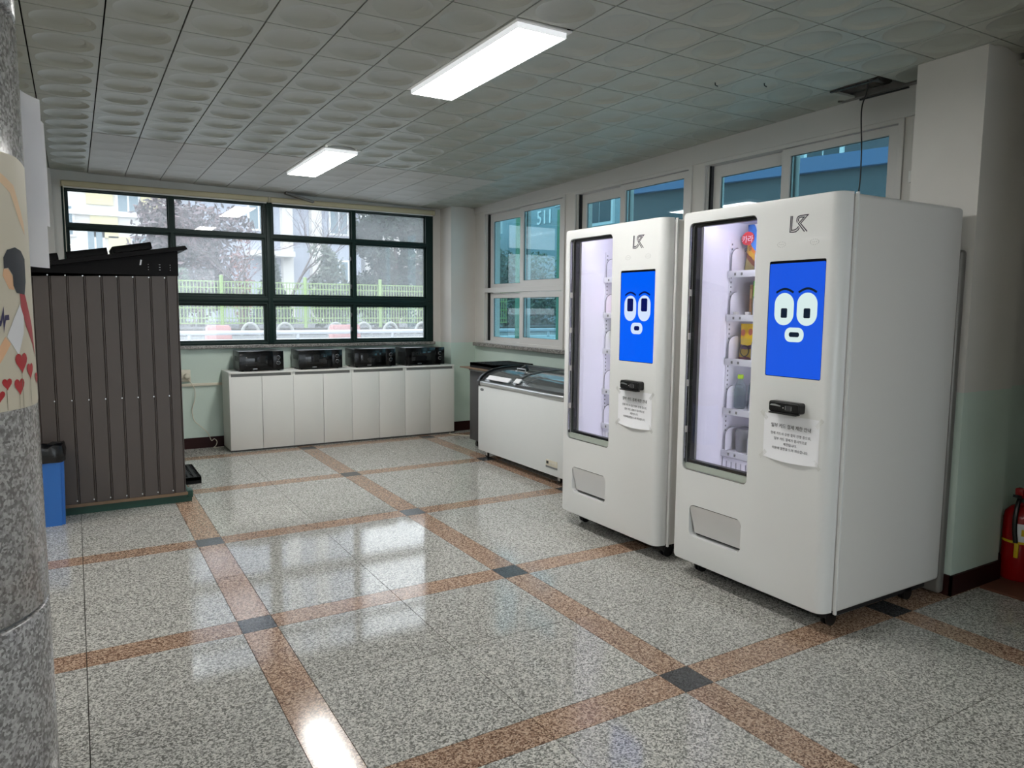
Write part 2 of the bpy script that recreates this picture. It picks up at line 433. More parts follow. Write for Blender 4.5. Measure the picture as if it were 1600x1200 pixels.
# ------------------------------------------------------------------ ceiling
def cz(x, y): return 2.666 - .02*(y-2.6)*(x+.5)/3.9
X0, Y0, T = 1.0147, .7848, .3
HOLE = (3.1147, 3.4147, .4848, .7848)
me = plate([(-5, -6.5), (4.6, -6.5), (4.6, 6.15), (-5, 6.15)], [], .05, Matrix.Translation((0, 0, 2.95)))
ceiling = struct('ceiling', me, M_plenum)
def tile_mesh(dz):
    b = nb(); h = .1468; N = 24
    ro, ri, ex, ey = .126, .070, .014, .008
    out = []
    per = []
    for k in range(N):          # square rim points at the same angles
        t = 2*math.pi*(k+.5)/N; c, s = math.cos(t), math.sin(t); q = h/max(abs(c), abs(s))
        per.append((c*q, s*q))
    sqv = [b.verts.new((a, c, 0)) for a, c in per]
    cor = [b.verts.new((sx*h, sy*h, 0)) for sx, sy in ((1, 1), (-1, 1), (-1, -1), (1, -1))]
    rim = [b.verts.new((ro*math.cos(2*math.pi*(k+.5)/N), ro*math.sin(2*math.pi*(k+.5)/N), 0)) for k in range(N)]
    mid = [b.verts.new(((ro*.55+ri*.45)*math.cos(2*math.pi*(k+.5)/N)+ex*.4, (ro*.55+ri*.45)*math.sin(2*math.pi*(k+.5)/N)+ey*.4, dz*.62)) for k in range(N)]
    inn = [b.verts.new((ri*math.cos(2*math.pi*(k+.5)/N)+ex, ri*math.sin(2*math.pi*(k+.5)/N)+ey, dz)) for k in range(N)]
    qd = N//4
    for k in range(N):
        k1 = (k+1) % N
        if k in (qd//2-1, qd//2-1+qd, qd//2-1+2*qd, qd//2-1+3*qd):
            b.faces.new((sqv[k], cor[(k)//qd], sqv[k1], rim[k1], rim[k]))
        else: b.faces.new((sqv[k], sqv[k1], rim[k1], rim[k]))
        b.faces.new((rim[k], rim[k1], mid[k1], mid[k])); b.faces.new((mid[k], mid[k1], inn[k1], inn[k]))
    top = b.verts.new((ex*1.2, ey*1.2, dz*1.12))
    for k in range(N): b.faces.new((inn[k], inn[(k+1) % N], top))
    # folded-up edges
    cv = [(sx*h, sy*h) for sx, sy in ((1, 1), (-1, 1), (-1, -1), (1, -1))]
    for k in range(4):
        a, c = cv[k], cv[(k+1) % 4]
        vs = [b.verts.new((a[0], a[1], 0)), b.verts.new((c[0], c[1], 0)), b.verts.new((c[0], c[1], .012)), b.verts.new((a[0], a[1], .012))]
        b.faces.new(vs)
    for f in b.faces: f.normal_update()
    for f in b.faces:
        if f.normal.z > .01: f.normal_flip()
    me = bpy.data.meshes.new('ceiling_tile'); b.to_mesh(me); b.free()
    me.shade_smooth(); me.set_sharp_from_angle(angle=R(11))
    return me
tm_old = tile_mesh(.016); tm_old.materials.append(M_ceil)
tm_new = tile_mesh(.007); tm_new.materials.append(M_ceilnew)
hidden = nb()
for i in range(-7, 8):
    for k in range(-4, 18):
        x = X0+(i+.5)*T; y = Y0+(k+.5)*T; sy = 1.0
        if k == 17: y = (Y0+17*T+5.944)/2; sy = (5.944-Y0-17*T)/T
        if i == 0 and (0 <= k <= 3): continue
        if i == 0 and (k-0) in (9, 10, 11, 12) : pass
        z = cz(x, y)
        if i == 0 and 9.33 <= k+.01 <= 13.3: pass
        if i == 7 and k == -1: continue
        if i == 7 and k >= -4 and y < -.06: pass
        new = (-5 <= i <= 5 and k >= 11)
        if y+.15 < 1.19-.627*x-.5:
            bx(hidden, x-.1468, x+.1468, y-.1468, y+.1468, z, z+.012); continue
        o = piece('ceiling_tile', tm_new if new else tm_old, x, y, ceiling, z-(.004 if new else 0))
        o.scale = (1, sy, 1)
        o.rotation_euler = (math.atan((cz(x, y+.1)-cz(x, y-.1))/.2), -math.atan((cz(x+.1, y)-cz(x-.1, y))/.2), 0)
hob = ob('ceiling_tile', hidden, M_ceil, ceiling, None, 0); hob['kind'] = 'stuff'
bm = nb()
for (a, b_, c, d) in ((-5, -1.088, -6.5, 5.95), (-1.088, 4.6, -6.5, -.418), (3.418, 4.6, -.418, .08)):
    bx(bm, a, b_, c, d, 2.668, 2.69)
o = ob('ceiling_tile', bm, M_ceil, ceiling, None, 0); o['kind'] = 'stuff'
# suspension rails seen in the opening
bm = nb()
bx(bm, 3.09, 3.42, .60, .625, 2.74, 2.77); bx(bm, 3.36, 3.40, .30, .9, 2.70, 2.73)
ob('ceiling_rail', bm, M_greyframe, ceiling, None, 0)
bm = nb(); bx(bm, 3.118, 3.135, .487, .782, 2.69, 2.697); bx(bm, 3.395, 3.412, .487, .782, 2.69, 2.697)
ob('ceiling_rail', bm, M_trackdark, ceiling, None, 0)

for hx, hy in ((2.372, .935), (2.60, .80)):
    bm = nb(); tube(bm, [(hx-.012, hy, 2.664), (hx-.010, hy, 2.652), (hx+.012, hy+.004, 2.650)], .003, 5)
    ob('ceiling_hook', bm, M_trackdark, ceiling, None, 0)

# ceiling lamps
def lamp(x0, y0, label):
    x1, y1 = x0+.3, y0+1.2; z = cz((x0+x1)/2, (y0+y1)/2)-.001
    t = Thing('ceiling_light', label, 'light', ((x0+x1)/2, (y0+y1)/2, z), 'rectangular ceiling light panels')
    mt = Matrix.Translation((0, 0, z+.004))
    t.part('frame', plate(rrect(x0+.003, x1-.003, y0+.003, y1-.003), [rrect(x0+.022, x1-.022, y0+.022, y1-.022)], .006, mt), M_skirt)
    t.part('skirt', plate(rrect(x0+.022, x1-.022, y0+.022, y1-.022), [rrect(x0+.027, x1-.027, y0+.027, y1-.027)], .030, Matrix.Translation((0, 0, z+.004))), M_opal)
    b = nb(); bx(b, x0+.027, x1-.027, y0+.027, y1-.027, z-.024, z-.018)
    t.part('diffuser', b, M_panel, smooth=0)
    b = nb(); bx(b, x0+.02, x1-.02, y0+.02, y1-.02, z+.006, z+.03)
    t.part('housing', b, M_skirt, smooth=0)
lamp(X0, Y0, 'long white ceiling light panel nearer the camera')
lamp(X0, 3.585, 'shorter-looking white ceiling light panel near the back windows')
lamp(X0, -2.02, 'ceiling light panel of the same row, above and behind the camera')
lamp(X0, -4.82, 'last ceiling light panel of the right row, far behind the camera')
lamp(-2.5, 2.2, 'ceiling light panel of the left row, hidden beyond the granite column')
lamp(-2.5, -.8, 'ceiling light panel of the left row, beside the granite column')
lamp(2.6, -3.6, 'added fill light panel over the hall, behind the camera to the right')  # added fill lamp, brightens the machine side facing the camera
lamp(-.8, -4.0, 'added fill light panel over the hall, straight behind the camera')  # another added fill lamp, lifts the faces turned to the hall
lamp(-2.5, -3.8, 'ceiling light panel of the left row, behind the camera')

# ------------------------------------------------------------------ walls
YB, XR = 5.95, 3.425
# back wall with window opening
me = plate([(-5, -.1), (3.7, -.1), (3.7, 2.95), (-5, 2.95)], [rrect(-.70, 3.01, 1.05, 2.535)], .2, MY(YB))
struct('wall_back', me, M_wall)
# right wall, u = -y
secs = [(3.83, 5.42), (2.16, 3.67), (.51, 2.035)]
me = plate([(-5.95, -.1), (.0, -.1), (.0, 2.95), (-5.95, 2.95)], [rrect(-b, -a, 1.05, 2.535) for a, b in secs], .2, MX(XR))
struct('wall_right', me, M_wall)
bm = nb(); bx(bm, -5.1, -5, -6.5, 6.15, 0, 2.95); struct('wall_left', bm, M_wall)
struct('wall_front', plate([(-5, -.1), (4.6, -.1), (4.6, 2.95), (-5, 2.95)], [rrect(-2.05, 2.6, .02, 2.45)], .15, MY(-6.5)), M_wall)  # wide opening added behind the camera for more daylight
ed = struct('door_added', plate(rrect(-2.05, 2.6, .02, 2.45), [rrect(-3.55+1.55*k, -2.1+1.55*k, .07, 2.4) for k in range(1, 4)], .06, MY(-6.53)), M_alu)  # glazed front added with the opening, to let daylight in
for k in range(1, 4):
    bm = nb(); bx(bm, -3.56+1.55*k, -2.09+1.55*k, -6.565, -6.56, .06, 2.41); ob('pane', bm, M_gclear, ed, smooth=0)
bm = nb(); bx(bm, 4.6, 4.7, -6.5, .2, 0, 2.95); struct('wall_side', bm, M_wall)
bm = nb(); bx(bm, 2.86, 4.6, -.88, -.74, 0, 2.95); struct('wall_shade', bm, M_wall)  # unseen wall added to shade the pilaster and the machine's rear side
bm = nb(); bx(bm, 3.13, 3.60, -.06, .28, -.006, 2.95); struct('wall_pilaster', bm, M_wall)
bm = nb(); bx(bm, 3.60, 4.65, -.0, .2, -.006, 2.95); struct('wall_alcove', bm, M_wall)
bm = nb(); bx(bm, 3.11, XR+.01, 5.66, 5.951, -.006, 2.95); struct('wall_corner', bm, M_wall)
bm = nb(); bx(bm, -.90, -.775, 5.90, 5.951, -.006, 2.95); struct('wall_stub', bm, M_white)
bm = nb(); bx(bm, -1.2, -.9, 5.93, 5.951, -.006, 2.95)
bm.free()
# white lining above the right windows
bm = nb(); bx(bm, XR-.018, XR+.001, .285, 5.655, 2.537, 2.75, .004); struct('trim_1', bm, M_upvc)
# baseboards
bm = nb(); bx(bm, -4.9, 3.11, YB-.012, YB, 0, .11); struct('baseboard_back', bm, M_base)
bm = nb(); bx(bm, XR-.012, XR, .285, 5.66, 0, .11); struct('baseboard_right', bm, M_base)
bm = nb(); bx(bm, 3.118, 3.61, -.072, -.06, 0, .105); bx(bm, 3.118, 3.13, -.072, .28, 0, .105); struct('baseboard_pilaster', bm, M_base)
bm = nb(); bx(bm, 3.098, 3.11, 5.648, 5.95, 0, .11); bx(bm, 3.098, XR, 5.648, 5.66, 0, .11); struct('baseboard_corner', bm, M_base)
bm = nb(); bx(bm, 3.61, 4.6, -.012, .0, 0, .105); struct('baseboard_alcove', bm, M_base)
# granite sills
bm = nb(); bx(bm, -.70, 3.02, YB-.055, YB+.1, 1.018, 1.05, .004); struct('trim_2', bm, M_sill)
bm = nb(); bx(bm, XR-.075, XR+.1, .30, 5.58, 1.012, 1.052, .004); struct('trim_3', bm, M_sill)

# ------------------------------------------------------------------ back window (dark green frame)
def window_back():
    cols = [(-.655, .175), (.240, 1.070), (1.188, 2.018), (2.083, 2.912)]
    rows = [(1.095, 1.455, 1), (1.575, 2.140, 1), (2.205, 2.495, 0)]
    holes = []
    for a, b in cols:
        for c, d, k in rows:
            p = .022 if k else .012
            holes.append(rrect(a-p, b+p, c-p, d+p))
    root = struct('window_1', plate(rrect(-.70, 3.01, 1.055, 2.532), holes, .09, MY(YB-.005), .004), M_green)
    # raised rails of the frame
    for nm, rc, th in (('mullion', (1.105, 1.153, 1.06, 2.53), .02), ('transom', (-.69, 3.0, 1.50, 1.535), .016)):
        ob(nm, plate(rrect(*rc), [], th, MY(YB-.0055-th+th), .003) if False else plate(rrect(*rc), [], th, MY(YB-.004-.0), .003), M_green, root)
        bmm = nb(); bx(bmm, rc[0], rc[1], YB-.005-th, YB-.004, rc[2], rc[3], .003); ob(nm, bmm, M_green, root)
    for ci, (a, b) in enumerate(cols):
        for c, d, k in rows:
            p = .022 if k else .012
            s = ob('sash', plate(rrect(a-p+.001, b+p-.001, c-p+.001, d+p-.001), [rrect(a, b, c, d)], .035, MY(YB+.025), .003), M_green, root)
            bmm = nb(); bx(bmm, a-.003, b+.003, YB+.040, YB+.045, c-.003, d+.003)
            ob('pane', bmm, M_gback, s, smooth=0)
            if k and ci in (1, 2):
                for zz in ((c+.18*(d-c), c+.72*(d-c)) if d-c > .4 else (c+.3*(d-c), c+.75*(d-c))):
                    x = b+.004 if ci == 2 else a-.004
                    if ci == 2:
                        bmm = nb(); bx(bmm, x-.014, x+.012, YB-.010, YB+.012, zz-.022, zz+.022, .006)
                        ob('latch', bmm, M_black, s)
    return root
window_back()

# ------------------------------------------------------------------ right windows (white sliding sashes)
def window_right(n, y0, y1, ymid):
    rows = [(1.055, 1.64, 1.115), (1.655, 2.532, 1.72)]
    xi = XR-.012
    holes = [rrect(-(y1-.012), -(y0+.03), 1.075, 1.630), rrect(-(y1-.012), -(y0+.03), 1.675, 2.515)]
    root = struct('window_%d' % n, plate(rrect(-y1, -y0, 1.052, 2.535), holes, .13, MX(xi), .003), M_upvc)
    for (z0, z1) in ((1.075, 1.630), (1.675, 2.515)):
        tall = z1-z0 > .7
        # guide rails in the dark track at the far end of each row
        bmm = nb(); bx(bmm, xi+.035, xi+.04, y0+.03, y1-.012, z0, z1) if False else bx(bmm, xi+.045, xi+.10, y1-.035, y1-.0125, z0+.001, z1-.001)
        ob('track', bmm, M_trackdark, root, smooth=0)
        bmm = nb(); bx(bmm, xi+.020, xi+.032, y1-.030, y1-.0125, z0+.001, z1-.001)
        ob('guide', bmm, M_upvc, root, smooth=0)
        # rear sash (far half) and front sash (near half)
        fw_, tp, bt = .062, (.078 if tall else .05), (.045 if tall else .045)
        for nm, a, b, xs, side in (('sash', ymid-.02, y1-.05, xi+.058, 0), ('sash', y0+.032, ymid+.05, xi+.010, 1)):
            tpp = tp-(.0 if side == 0 else .035 if tall else .0)
            btt = bt+(.0 if side == 0 else 0.02)
            s = ob(nm, plate(rrect(-b, -a, z0+.004, z1-.012), [rrect(-b+fw_, -a-fw_*.9, z0+btt, z1-.012-tpp)], .042, MX(xs), .003), M_upvc, root)
            bmm = nb(); bx(bmm, xs+.018, xs+.023, a+fw_*.9-.004, b-fw_+.004, z0+btt-.004, z1-.012-tpp+.004)
            ob('pane', bmm, M_gtint, s, smooth=0)
            # dark glazing gasket
            g_ = ob('gasket', plate(rrect(-b+fw_-.001, -a-fw_*.9+.001, z0+btt-.001, z1-.012-tpp+.001), [rrect(-b+fw_+.006, -a-fw_*.9-.006, z0+btt+.006, z1-.012-tpp-.006)], .006, MX(xs+.012)), M_trackdark, s)
    return root
window_right(2, 3.83, 5.42, 4.60)
window_right(3, 2.16, 3.67, 2.96)
window_right(4, .51, 2.035, 1.29)
bm = nb(); bx(bm, XR-.016, XR-.002, .435, .462, 2.17, 2.235, .002)
single('door_sensor', bm, pmat('white_plastic_tag', (238, 238, 236), .3), 'tiny white sensor tag on the window frame beside the pilaster', 'sensor', (XR-.01, .45, 2.17))

# ------------------------------------------------------------------ roller blinds above the back window
def blind(x0, x1, label):
    t = Thing('roller_blind', label, 'blind', ((x0+x1)/2, 5.905, 2.545), 'roller blinds over the back window')
    b = nb(); bx(b, x0, x1, 5.872, 5.94, 2.522, 2.576, .014, 3); t.part('cassette', b, M_blind)
    for xx in (x0-.006, x1+.001):
        b = nb(); bx(b, xx, xx+.006, 5.874, 5.948, 2.52, 2.58, .002); t.part('end_cap', b, M_cream)
    b = nb(); bx(b, x0+.02, x1-.02, 5.89, 5.902, 2.510, 2.523, .003); t.part('hem_bar', b, M_white)
    return t
b1 = blind(-.705, 1.125, 'closed beige roller blind over the left half of the back window')
blind(1.14, 3.005, 'closed beige roller blind over the right half of the back window')
b = nb(); tube(b, [(-.685, 5.862, 2.53), (-.684, 5.860, 1.9), (-.683, 5.862, 1.35)], .003, 5)
b1.part('bead_chain', b, M_cream)
bm = nb(); prism(bm, [(1.283, 2.632), (1.283, 2.612), (1.576, 2.545), (1.578, 2.562)], lambda a, b, c: (a, c, b), 5.80, 5.868)
single('metal_strip', bm, M_greyframe, 'loose grey metal strip hanging down at the blinds from the ceiling', 'strip', (1.43, 5.835, 2.58))

# ------------------------------------------------------------------ granite column with poster
CX, CY, CR = -1.047, .187, .306
t = Thing('granite_column', 'round grey speckled granite column at the left edge', 'column', (CX, CY, 0))
for z0, z1 in ((0.0, .700), (.708, 2.110), (2.118, 2.668)):
    b = nb(); lathe(b, [(CR-.006, z0), (CR, z0+.006), (CR, z1-.006), (CR-.006, z1)], CX, CY, 0, 72)
    t.part('granite_drum', b, M_column, smooth=50)
b = nb(); lathe(b, [(CR-.012, .69), (CR-.012, 2.13)], CX, CY, 0, 48); t.part('joint', b, M_grey)
FC = lambda a, z, c: (CX+(CR+c)*math.cos(a), CY+(CR+c)*math.sin(a), z)
def wrap(polys, lift):
    """polygons given as (angle, z) laid on the column as a thin curved film"""
    b = nb()
    for poly in polys:
        me = plate(poly, [], .0002, Matrix.Identity(4))
        tmp = nb(); tmp.from_mesh(me); bpy.data.meshes.remove(me)
        a0 = min(p[0] for p in poly); a1 = max(p[0] for p in poly)
        n = int((a1-a0)/.06)
        for k in range(1, n+1):
            bmesh.ops.bisect_plane(tmp, geom=tmp.verts[:]+tmp.edges[:]+tmp.faces[:], plane_co=(a0+k*(a1-a0)/(n+1), 0, 0), plane_no=(1, 0, 0))
        vm = {v: b.verts.new(FC(v.co.x, v.co.y, lift+v.co.z)) for v in tmp.verts}
        for f in tmp.faces:
            try: b.faces.new([vm[v] for v in f.verts])
            except ValueError: pass
        tmp.free()
    return b
def heart(a, z, w, h):
    o = []
    for k in range(20):
        q = 2*math.pi*k/20
        o.append((a + w/2*math.sin(q)**3, z + h/34*(13*math.cos(q)-5*math.cos(2*q)-2*math.cos(3*q)-math.cos(4*q))))
    return o
p = Thing('wall_poster', 'cream illustrated poster of a dark-haired girl and red hearts on the granite column', 'poster', (CX+CR*math.cos(-.5), CY+CR*math.sin(-.5), 1.2))
p.part('sheet', wrap([[(-1.75, 1.205), (-.086, 1.205), (-.02, 1.215), (.0, 1.74), (-.02, 1.775), (-.30, 1.787), (-1.75, 1.787)]], .0006), M_poster)
p.part('face', wrap([[(-.547, 1.527), (-.498, 1.527), (-.449, 1.511), (-.440, 1.480), (-.50, 1.482), (-.535, 1.498), (-.562, 1.512)]], .0012), pmat('print_skin', (226, 180, 140), .5))
p.part('arm', wrap([[(-.627, 1.355), (-.573, 1.374), (-.520, 1.357), (-.636, 1.316), (-.80, 1.28), (-.83, 1.31)]], .0012), pmat('print_skin', (226, 180, 140), .5))
p.part('arch', wrap([[(-.70, 1.742), (-.516, 1.739), (-.361, 1.719), (-.208, 1.637), (-.20, 1.612), (-.30, 1.641), (-.414, 1.700), (-.522, 1.718), (-.70, 1.722)]], .0012), pmat('print_orange', (224, 190, 150), .5))
p.part('hair', wrap([[(-.547, 1.527), (-.545, 1.552), (-.50, 1.570), (-.40, 1.578), (-.31, 1.572), (-.244, 1.554), (-.25, 1.501), (-.285, 1.470), (-.411, 1.474), (-.448, 1.490), (-.448, 1.514), (-.498, 1.530)]], .0018), pmat('print_black', (30, 32, 40), .5))
p.part('top', wrap([[(-.365, 1.478), (-.278, 1.470), (-.15, 1.394), (-.094, 1.320), (-.16, 1.35), (-.29, 1.395), (-.359, 1.441)]], .0015), pmat('print_red', (168, 50, 54), .5))
p.part('sleeve', wrap([[(-.377, 1.448), (-.326, 1.418), (-.343, 1.381), (-.436, 1.330), (-.559, 1.374), (-.476, 1.412)]], .0018), pmat('print_white', (224, 224, 226), .5))
hs = [(-.40, 1.314, .17, .056), (-.265, 1.291, .12, .046), (-.588, 1.268, .10, .032), (-.448, 1.259, .13, .046), (-.665, 1.242, .10, .03), (-.09, 1.268, .11, .036)]
p.part('heart', wrap([heart(*h) for h in hs], .002), pmat('print_heart', (176, 40, 42), .5))['kind'] = 'stuff'
b = nb()
for a, z, w, h in hs: ribbon(b, [(a-.01, z-h*.4), (a-.012, 1.207)], .006, FC, .0022)
p.part('stem', b, pmat('print_stem', (120, 112, 90), .5))['kind'] = 'stuff'
b = nb(); ribbon(b, [(-.66, 1.40), (-.63, 1.403), (-.614, 1.405), (-.583, 1.430), (-.586, 1.395), (-.565, 1.417), (-.526, 1.418)], .012, FC, .0022)
p.part('handwriting', b, pmat('print_navy', (50, 44, 80), .5))
# notices curling off the far side of the column
def curl(x0, y0, x1, y1, z0, z1, bend, skew):
    b = nb(); N = 8; cols = []
    for k in range(N+1):
        q = k/N
        x = x0+(x1-x0)*q+bend*math.sin(math.pi*q); y = y0+(y1-y0)*q
        cols.append((b.verts.new((x, y, z0+skew*q*.2)), b.verts.new((x, y, (z0+z1)/2)), b.verts.new((x-.002, y, z1+skew*q))))
    for A, B_ in zip(cols, cols[1:]):
        b.faces.new((A[0], B_[0], B_[1], A[1])); b.faces.new((A[1], B_[1], B_[2], A[2]))
    bmesh.ops.solidify(b, geom=b.faces[:], thickness=.0006)
    return b
single('paper_notice', curl(-.748, .235, -.705, .42, 1.545, 1.985, -.012, .012), M_paper, 'large white paper sheet curling off the granite column', 'notice', (-.745, .24, 1.53), 'papers hung on the column')
single('paper_notice', curl(-.757, .30, -.700, .49, 1.67, 1.97, .004, -.02), M_paper, 'smaller white paper edge peeking out behind the curling sheet', 'notice', (-.757, .30, 1.70), 'papers hung on the column')

# ------------------------------------------------------------------ storage shed
t = Thing('storage_shed', 'brown ribbed metal storage shed with a black sloping roof', 'shed', (-.6, 4.25, 0))
SX0, SX1, SY0, SY1 = -1.25, -.002, 3.78, 4.72
ribs = [-.779+.1005*k for k in range(-4, 8)]
def cladding(panel_x0, panel_x1):
    b = nb()
    prism(b, [(panel_x0, SY0), (panel_x0+.004, SY0-.010), (panel_x1-.012, SY0-.010), (panel_x1-.009, SY0), (panel_x1-.006, SY0-.005), (panel_x1-.001, SY0-.005), (panel_x1, SY0), (panel_x1, SY0+.012), (panel_x0, SY0+.012)], lambda a, bb, c: (a, bb, c), .075, 1.668)
    return b
edges = [SX0]+[r for r in ribs if SX0+.03 < r < SX1-.02]+[SX1]
for a, b_ in zip(edges, edges[1:]): t.part('cladding_panel', cladding(a, b_), M_shed, smooth=20)
b = nb(); bx(b, SX0, SX1, SY1-.012, SY1, .075, 1.668); bx(b, SX0, SX0+.012, SY0, SY1, .075, 1.668); bx(b, SX1-.012, SX1, SY0+.012, SY1, .075, 1.668)
t.part('side_wall', b, M_shed, smooth=0)
b = nb()
for r in ribs:
    if SX0 < r < SX1:
        for zz in (.10, .80, 1.645): cyl(b, (r-.014, SY0-.011, zz), (r-.014, SY0-.016, zz), .0045, seg=8)
t.part('screw', b, M_alu)['kind'] = 'stuff'
zr = lambda x: 1.690+(x+.87)*.168        # roof underside
b = nb(); prism(b, [(SX0, 1.66), (SX1+.004, 1.66), (SX1+.004, zr(SX1)), (SX0, zr(SX0))], lambda a, bb, c: (a, c, bb), SY0-.014, SY0-.006)
prism(b, [(SX0, 1.66), (SX1+.004, 1.66), (SX1+.004, zr(SX1)), (SX0, zr(SX0))], lambda a, bb, c: (a, c, bb), SY1-.012, SY1)
bx(b, SX1-.008, SX1+.004, SY0-.01, SY1, 1.66, zr(SX1))
t.part('gable', b, M_roof, smooth=0)
b = nb(); prism(b, [(SX0-.06, zr(SX0-.06)), (.050, zr(.05)), (.062, zr(.05)+.006), (.046, zr(.046)+.030), (SX0-.06, zr(SX0-.06)+.028)], lambda a, bb, c: (a, c, bb), SY0-.075, SY1+.05)
t.part('roof', b, M_roof, smooth=0)
b = nb(); prism(b, [(-.245, 1.73), (-.235, 1.73), (-.228, 1.765), (-.238, 1.767)], lambda a, bb, c: (a, c, bb), SY0-.016, SY0-.0145)
t.part('sticker', b, M_paper)
b = nb()
for dx in (-.19, -.12, -.115, -.05):
    for dz in (0, .015, .03): cyl(b, (dx, SY0-.0145, 1.70+dz*1.2), (dx, SY0-.0155, 1.70+dz*1.2), .002, seg=6)
t.part('screw', b, M_alu)['kind'] = 'stuff'
b = nb(); bx(b, SX0, SX1+.01, SY0-.02, SY1, .058, .078); t.part('base_rail', b, M_wood, smooth=0)
b = nb(); bx(b, SX0+.02, SX1+.04, SY0+.01, SY1+.02, .0, .056)
bx(b, SX1+.005, SX1+.048, SY0+.0, SY0+.11, .03, .085, .006)
t.part('plinth', b, M_greenpl)

# black plastic pallets
def pallet_mesh(w, l, h, n, m_):
    b = nb()
    for k in range(n):
        x = -w/2+w*k/(n-1); x0 = max(-w/2, x-.011); x1 = min(w/2, x+.011); bx(b, x0, x1, -l/2, l/2, h*.45, h)
    for k in range(m_):
        y = -l/2+l*k/(m_-1); y0 = max(-l/2, y-.011); y1 = min(l/2, y+.011); bx(b, -w/2, w/2, y0, y1, h*.55, h-.003)
    bx(b, -w/2, w/2, -l/2, -l/2+.012, .0, h); bx(b, -w/2, w/2, l/2-.012, l/2, .0, h)
    bx(b, -w/2, -w/2+.012, -l/2, l/2, .0, h); bx(b, w/2-.012, w/2, -l/2, l/2, .0, h)
    return fin(b, 0)
pm = pallet_mesh(.245, .5, .045, 6, 11); pm.materials.append(M_pallet)
sl = math.atan(.168)
for (x, lab) in ((-1.105, 'black plastic grid pallet on the shed roof, lowest, behind the column'), (-.845, 'black plastic grid pallet on the shed roof, second from the low end'), (-.555, 'black plastic grid pallet on the shed roof, middle of the visible ones'), (-.28, 'black plastic grid pallet on the shed roof, highest and rightmost')):
    o = bpy.data.objects.new('plastic_pallet', pm); C.objects.link(o)
    o.location = (x, 4.02, zr(x)+.034); o.rotation_euler = (0, -sl-(.02 if x > -.4 else 0), 0)
    if x > -.4: o.location.z += .004
    o['label'] = lab; o['category'] = 'pallet'; o['group'] = 'black plastic pallets on the shed roof'
pf = pallet_mesh(.125, .56, .055, 4, 11); pf.materials.append(M_pallet)
o = bpy.data.objects.new('plastic_pallet', pf); C.objects.link(o); o.location = (.118, 4.62, 0)
o.location = (.118, 4.62, 0); o['label'] = 'narrow black plastic grid piece on the floor along the right side of the shed'; o['category'] = 'pallet'

# ------------------------------------------------------------------ waste bin
t = Thing('waste_bin', 'blue plastic waste bin lined with a black bag beside the shed', 'bin', (-.86, 3.66, 0))
b = nb(); prism(b, [(-.965, 3.55), (-.765, 3.55), (-.765, 3.745), (-.965, 3.745)], lambda a, bb, c: (a+(-.02 if a < -.9 else .02)*c, bb+(-.03 if bb < 3.6 else .012)*c, c), 0, .445)
es = [e for e in b.edges if abs((e.verts[0].co-e.verts[1].co).normalized().z) > .9]
bmesh.ops.bevel(b, geom=es, offset=.02, segments=3, affect='EDGES')
t.part('body', b, M_blue)
b = nb(); N = 28; rg = []
for (k0, s, z) in ((0, 1.02, .425), (1, 1.06, .45), (2, 1.07, .50), (3, 1.0, .53), (4, .9, .52), (5, .86, .46), (6, .6, .40)):
    ring = []
    for k in range(N):
        a = 2*math.pi*k/N; c, s_ = math.cos(a), math.sin(a)
        q = 1/max(abs(c), abs(s_))**.8
        j = random.uniform(-.006, .006)
        ring.append(b.verts.new((-.865+(.116*q*c)*s*.98+j, 3.64+(.112*q*s_)*s*.98+j, z+(random.uniform(-.010, .010) if k0 in (2, 3, 4) else 0))))
    rg.append(ring)
for A, B_ in zip(rg, rg[1:]):
    for k in range(N): b.faces.new((A[k], A[(k+1) % N], B_[(k+1) % N], B_[k]))
b.faces.new(rg[-1])
t.part('bin_bag', b, M_bag)

# ------------------------------------------------------------------ cabinets and microwaves
def cabinet(x0, x1, label, k):
    yf, yb = 5.53, 5.925
    t = Thing('cabinet', label, 'cabinet', ((x0+x1)/2, 5.73, 0), 'white cabinets under the back window')
    b = nb(); bx(b, x0+.001, x1-.001, yf+.02, yb, .018, .782); t.part('body', b, M_cab, smooth=0)
    b = nb(); bx(b, x0+.001, x1-.001, yf+.04, yb, .0, .018); t.part('plinth', b, M_cabgap, smooth=0)
    b = nb(); bx(b, x0+.0005, x1-.0005, yf-.002, yb, .782, .80, .0015); t.part('top', b, M_cab)
    b = nb(); bx(b, x0+.02, x1-.02, yf+.014, yf+.021, .752, .782); t.part('reveal', b, M_cabgap, smooth=0)
    for xx in (x0+.001, x1-.021):
        b = nb(); bx(b, xx, xx+.02, yf+.006, yf+.021, .752, .782); t.part('end_block', b, M_cab, smooth=0)
    xm = (x0+x1)/2
    for a, c in ((x0+.0012, xm-.002), (xm+.002, x1-.0012)):
        b = nb(); bx(b, a, c, yf, yf+.018, .02, .752, .0012); t.part('door', b, M_cab)
    return t
cabinet(.62, 1.245, 'white two-door cabinet at the left end, nearest the shed', 0)
cabinet(1.245, 1.865, 'white two-door cabinet, second from the shed', 1)
cabinet(1.865, 2.475, 'white two-door cabinet, second from the freezer end', 2)
cabinet(2.475, 3.085, 'white two-door cabinet at the right end by the wall corner', 3)

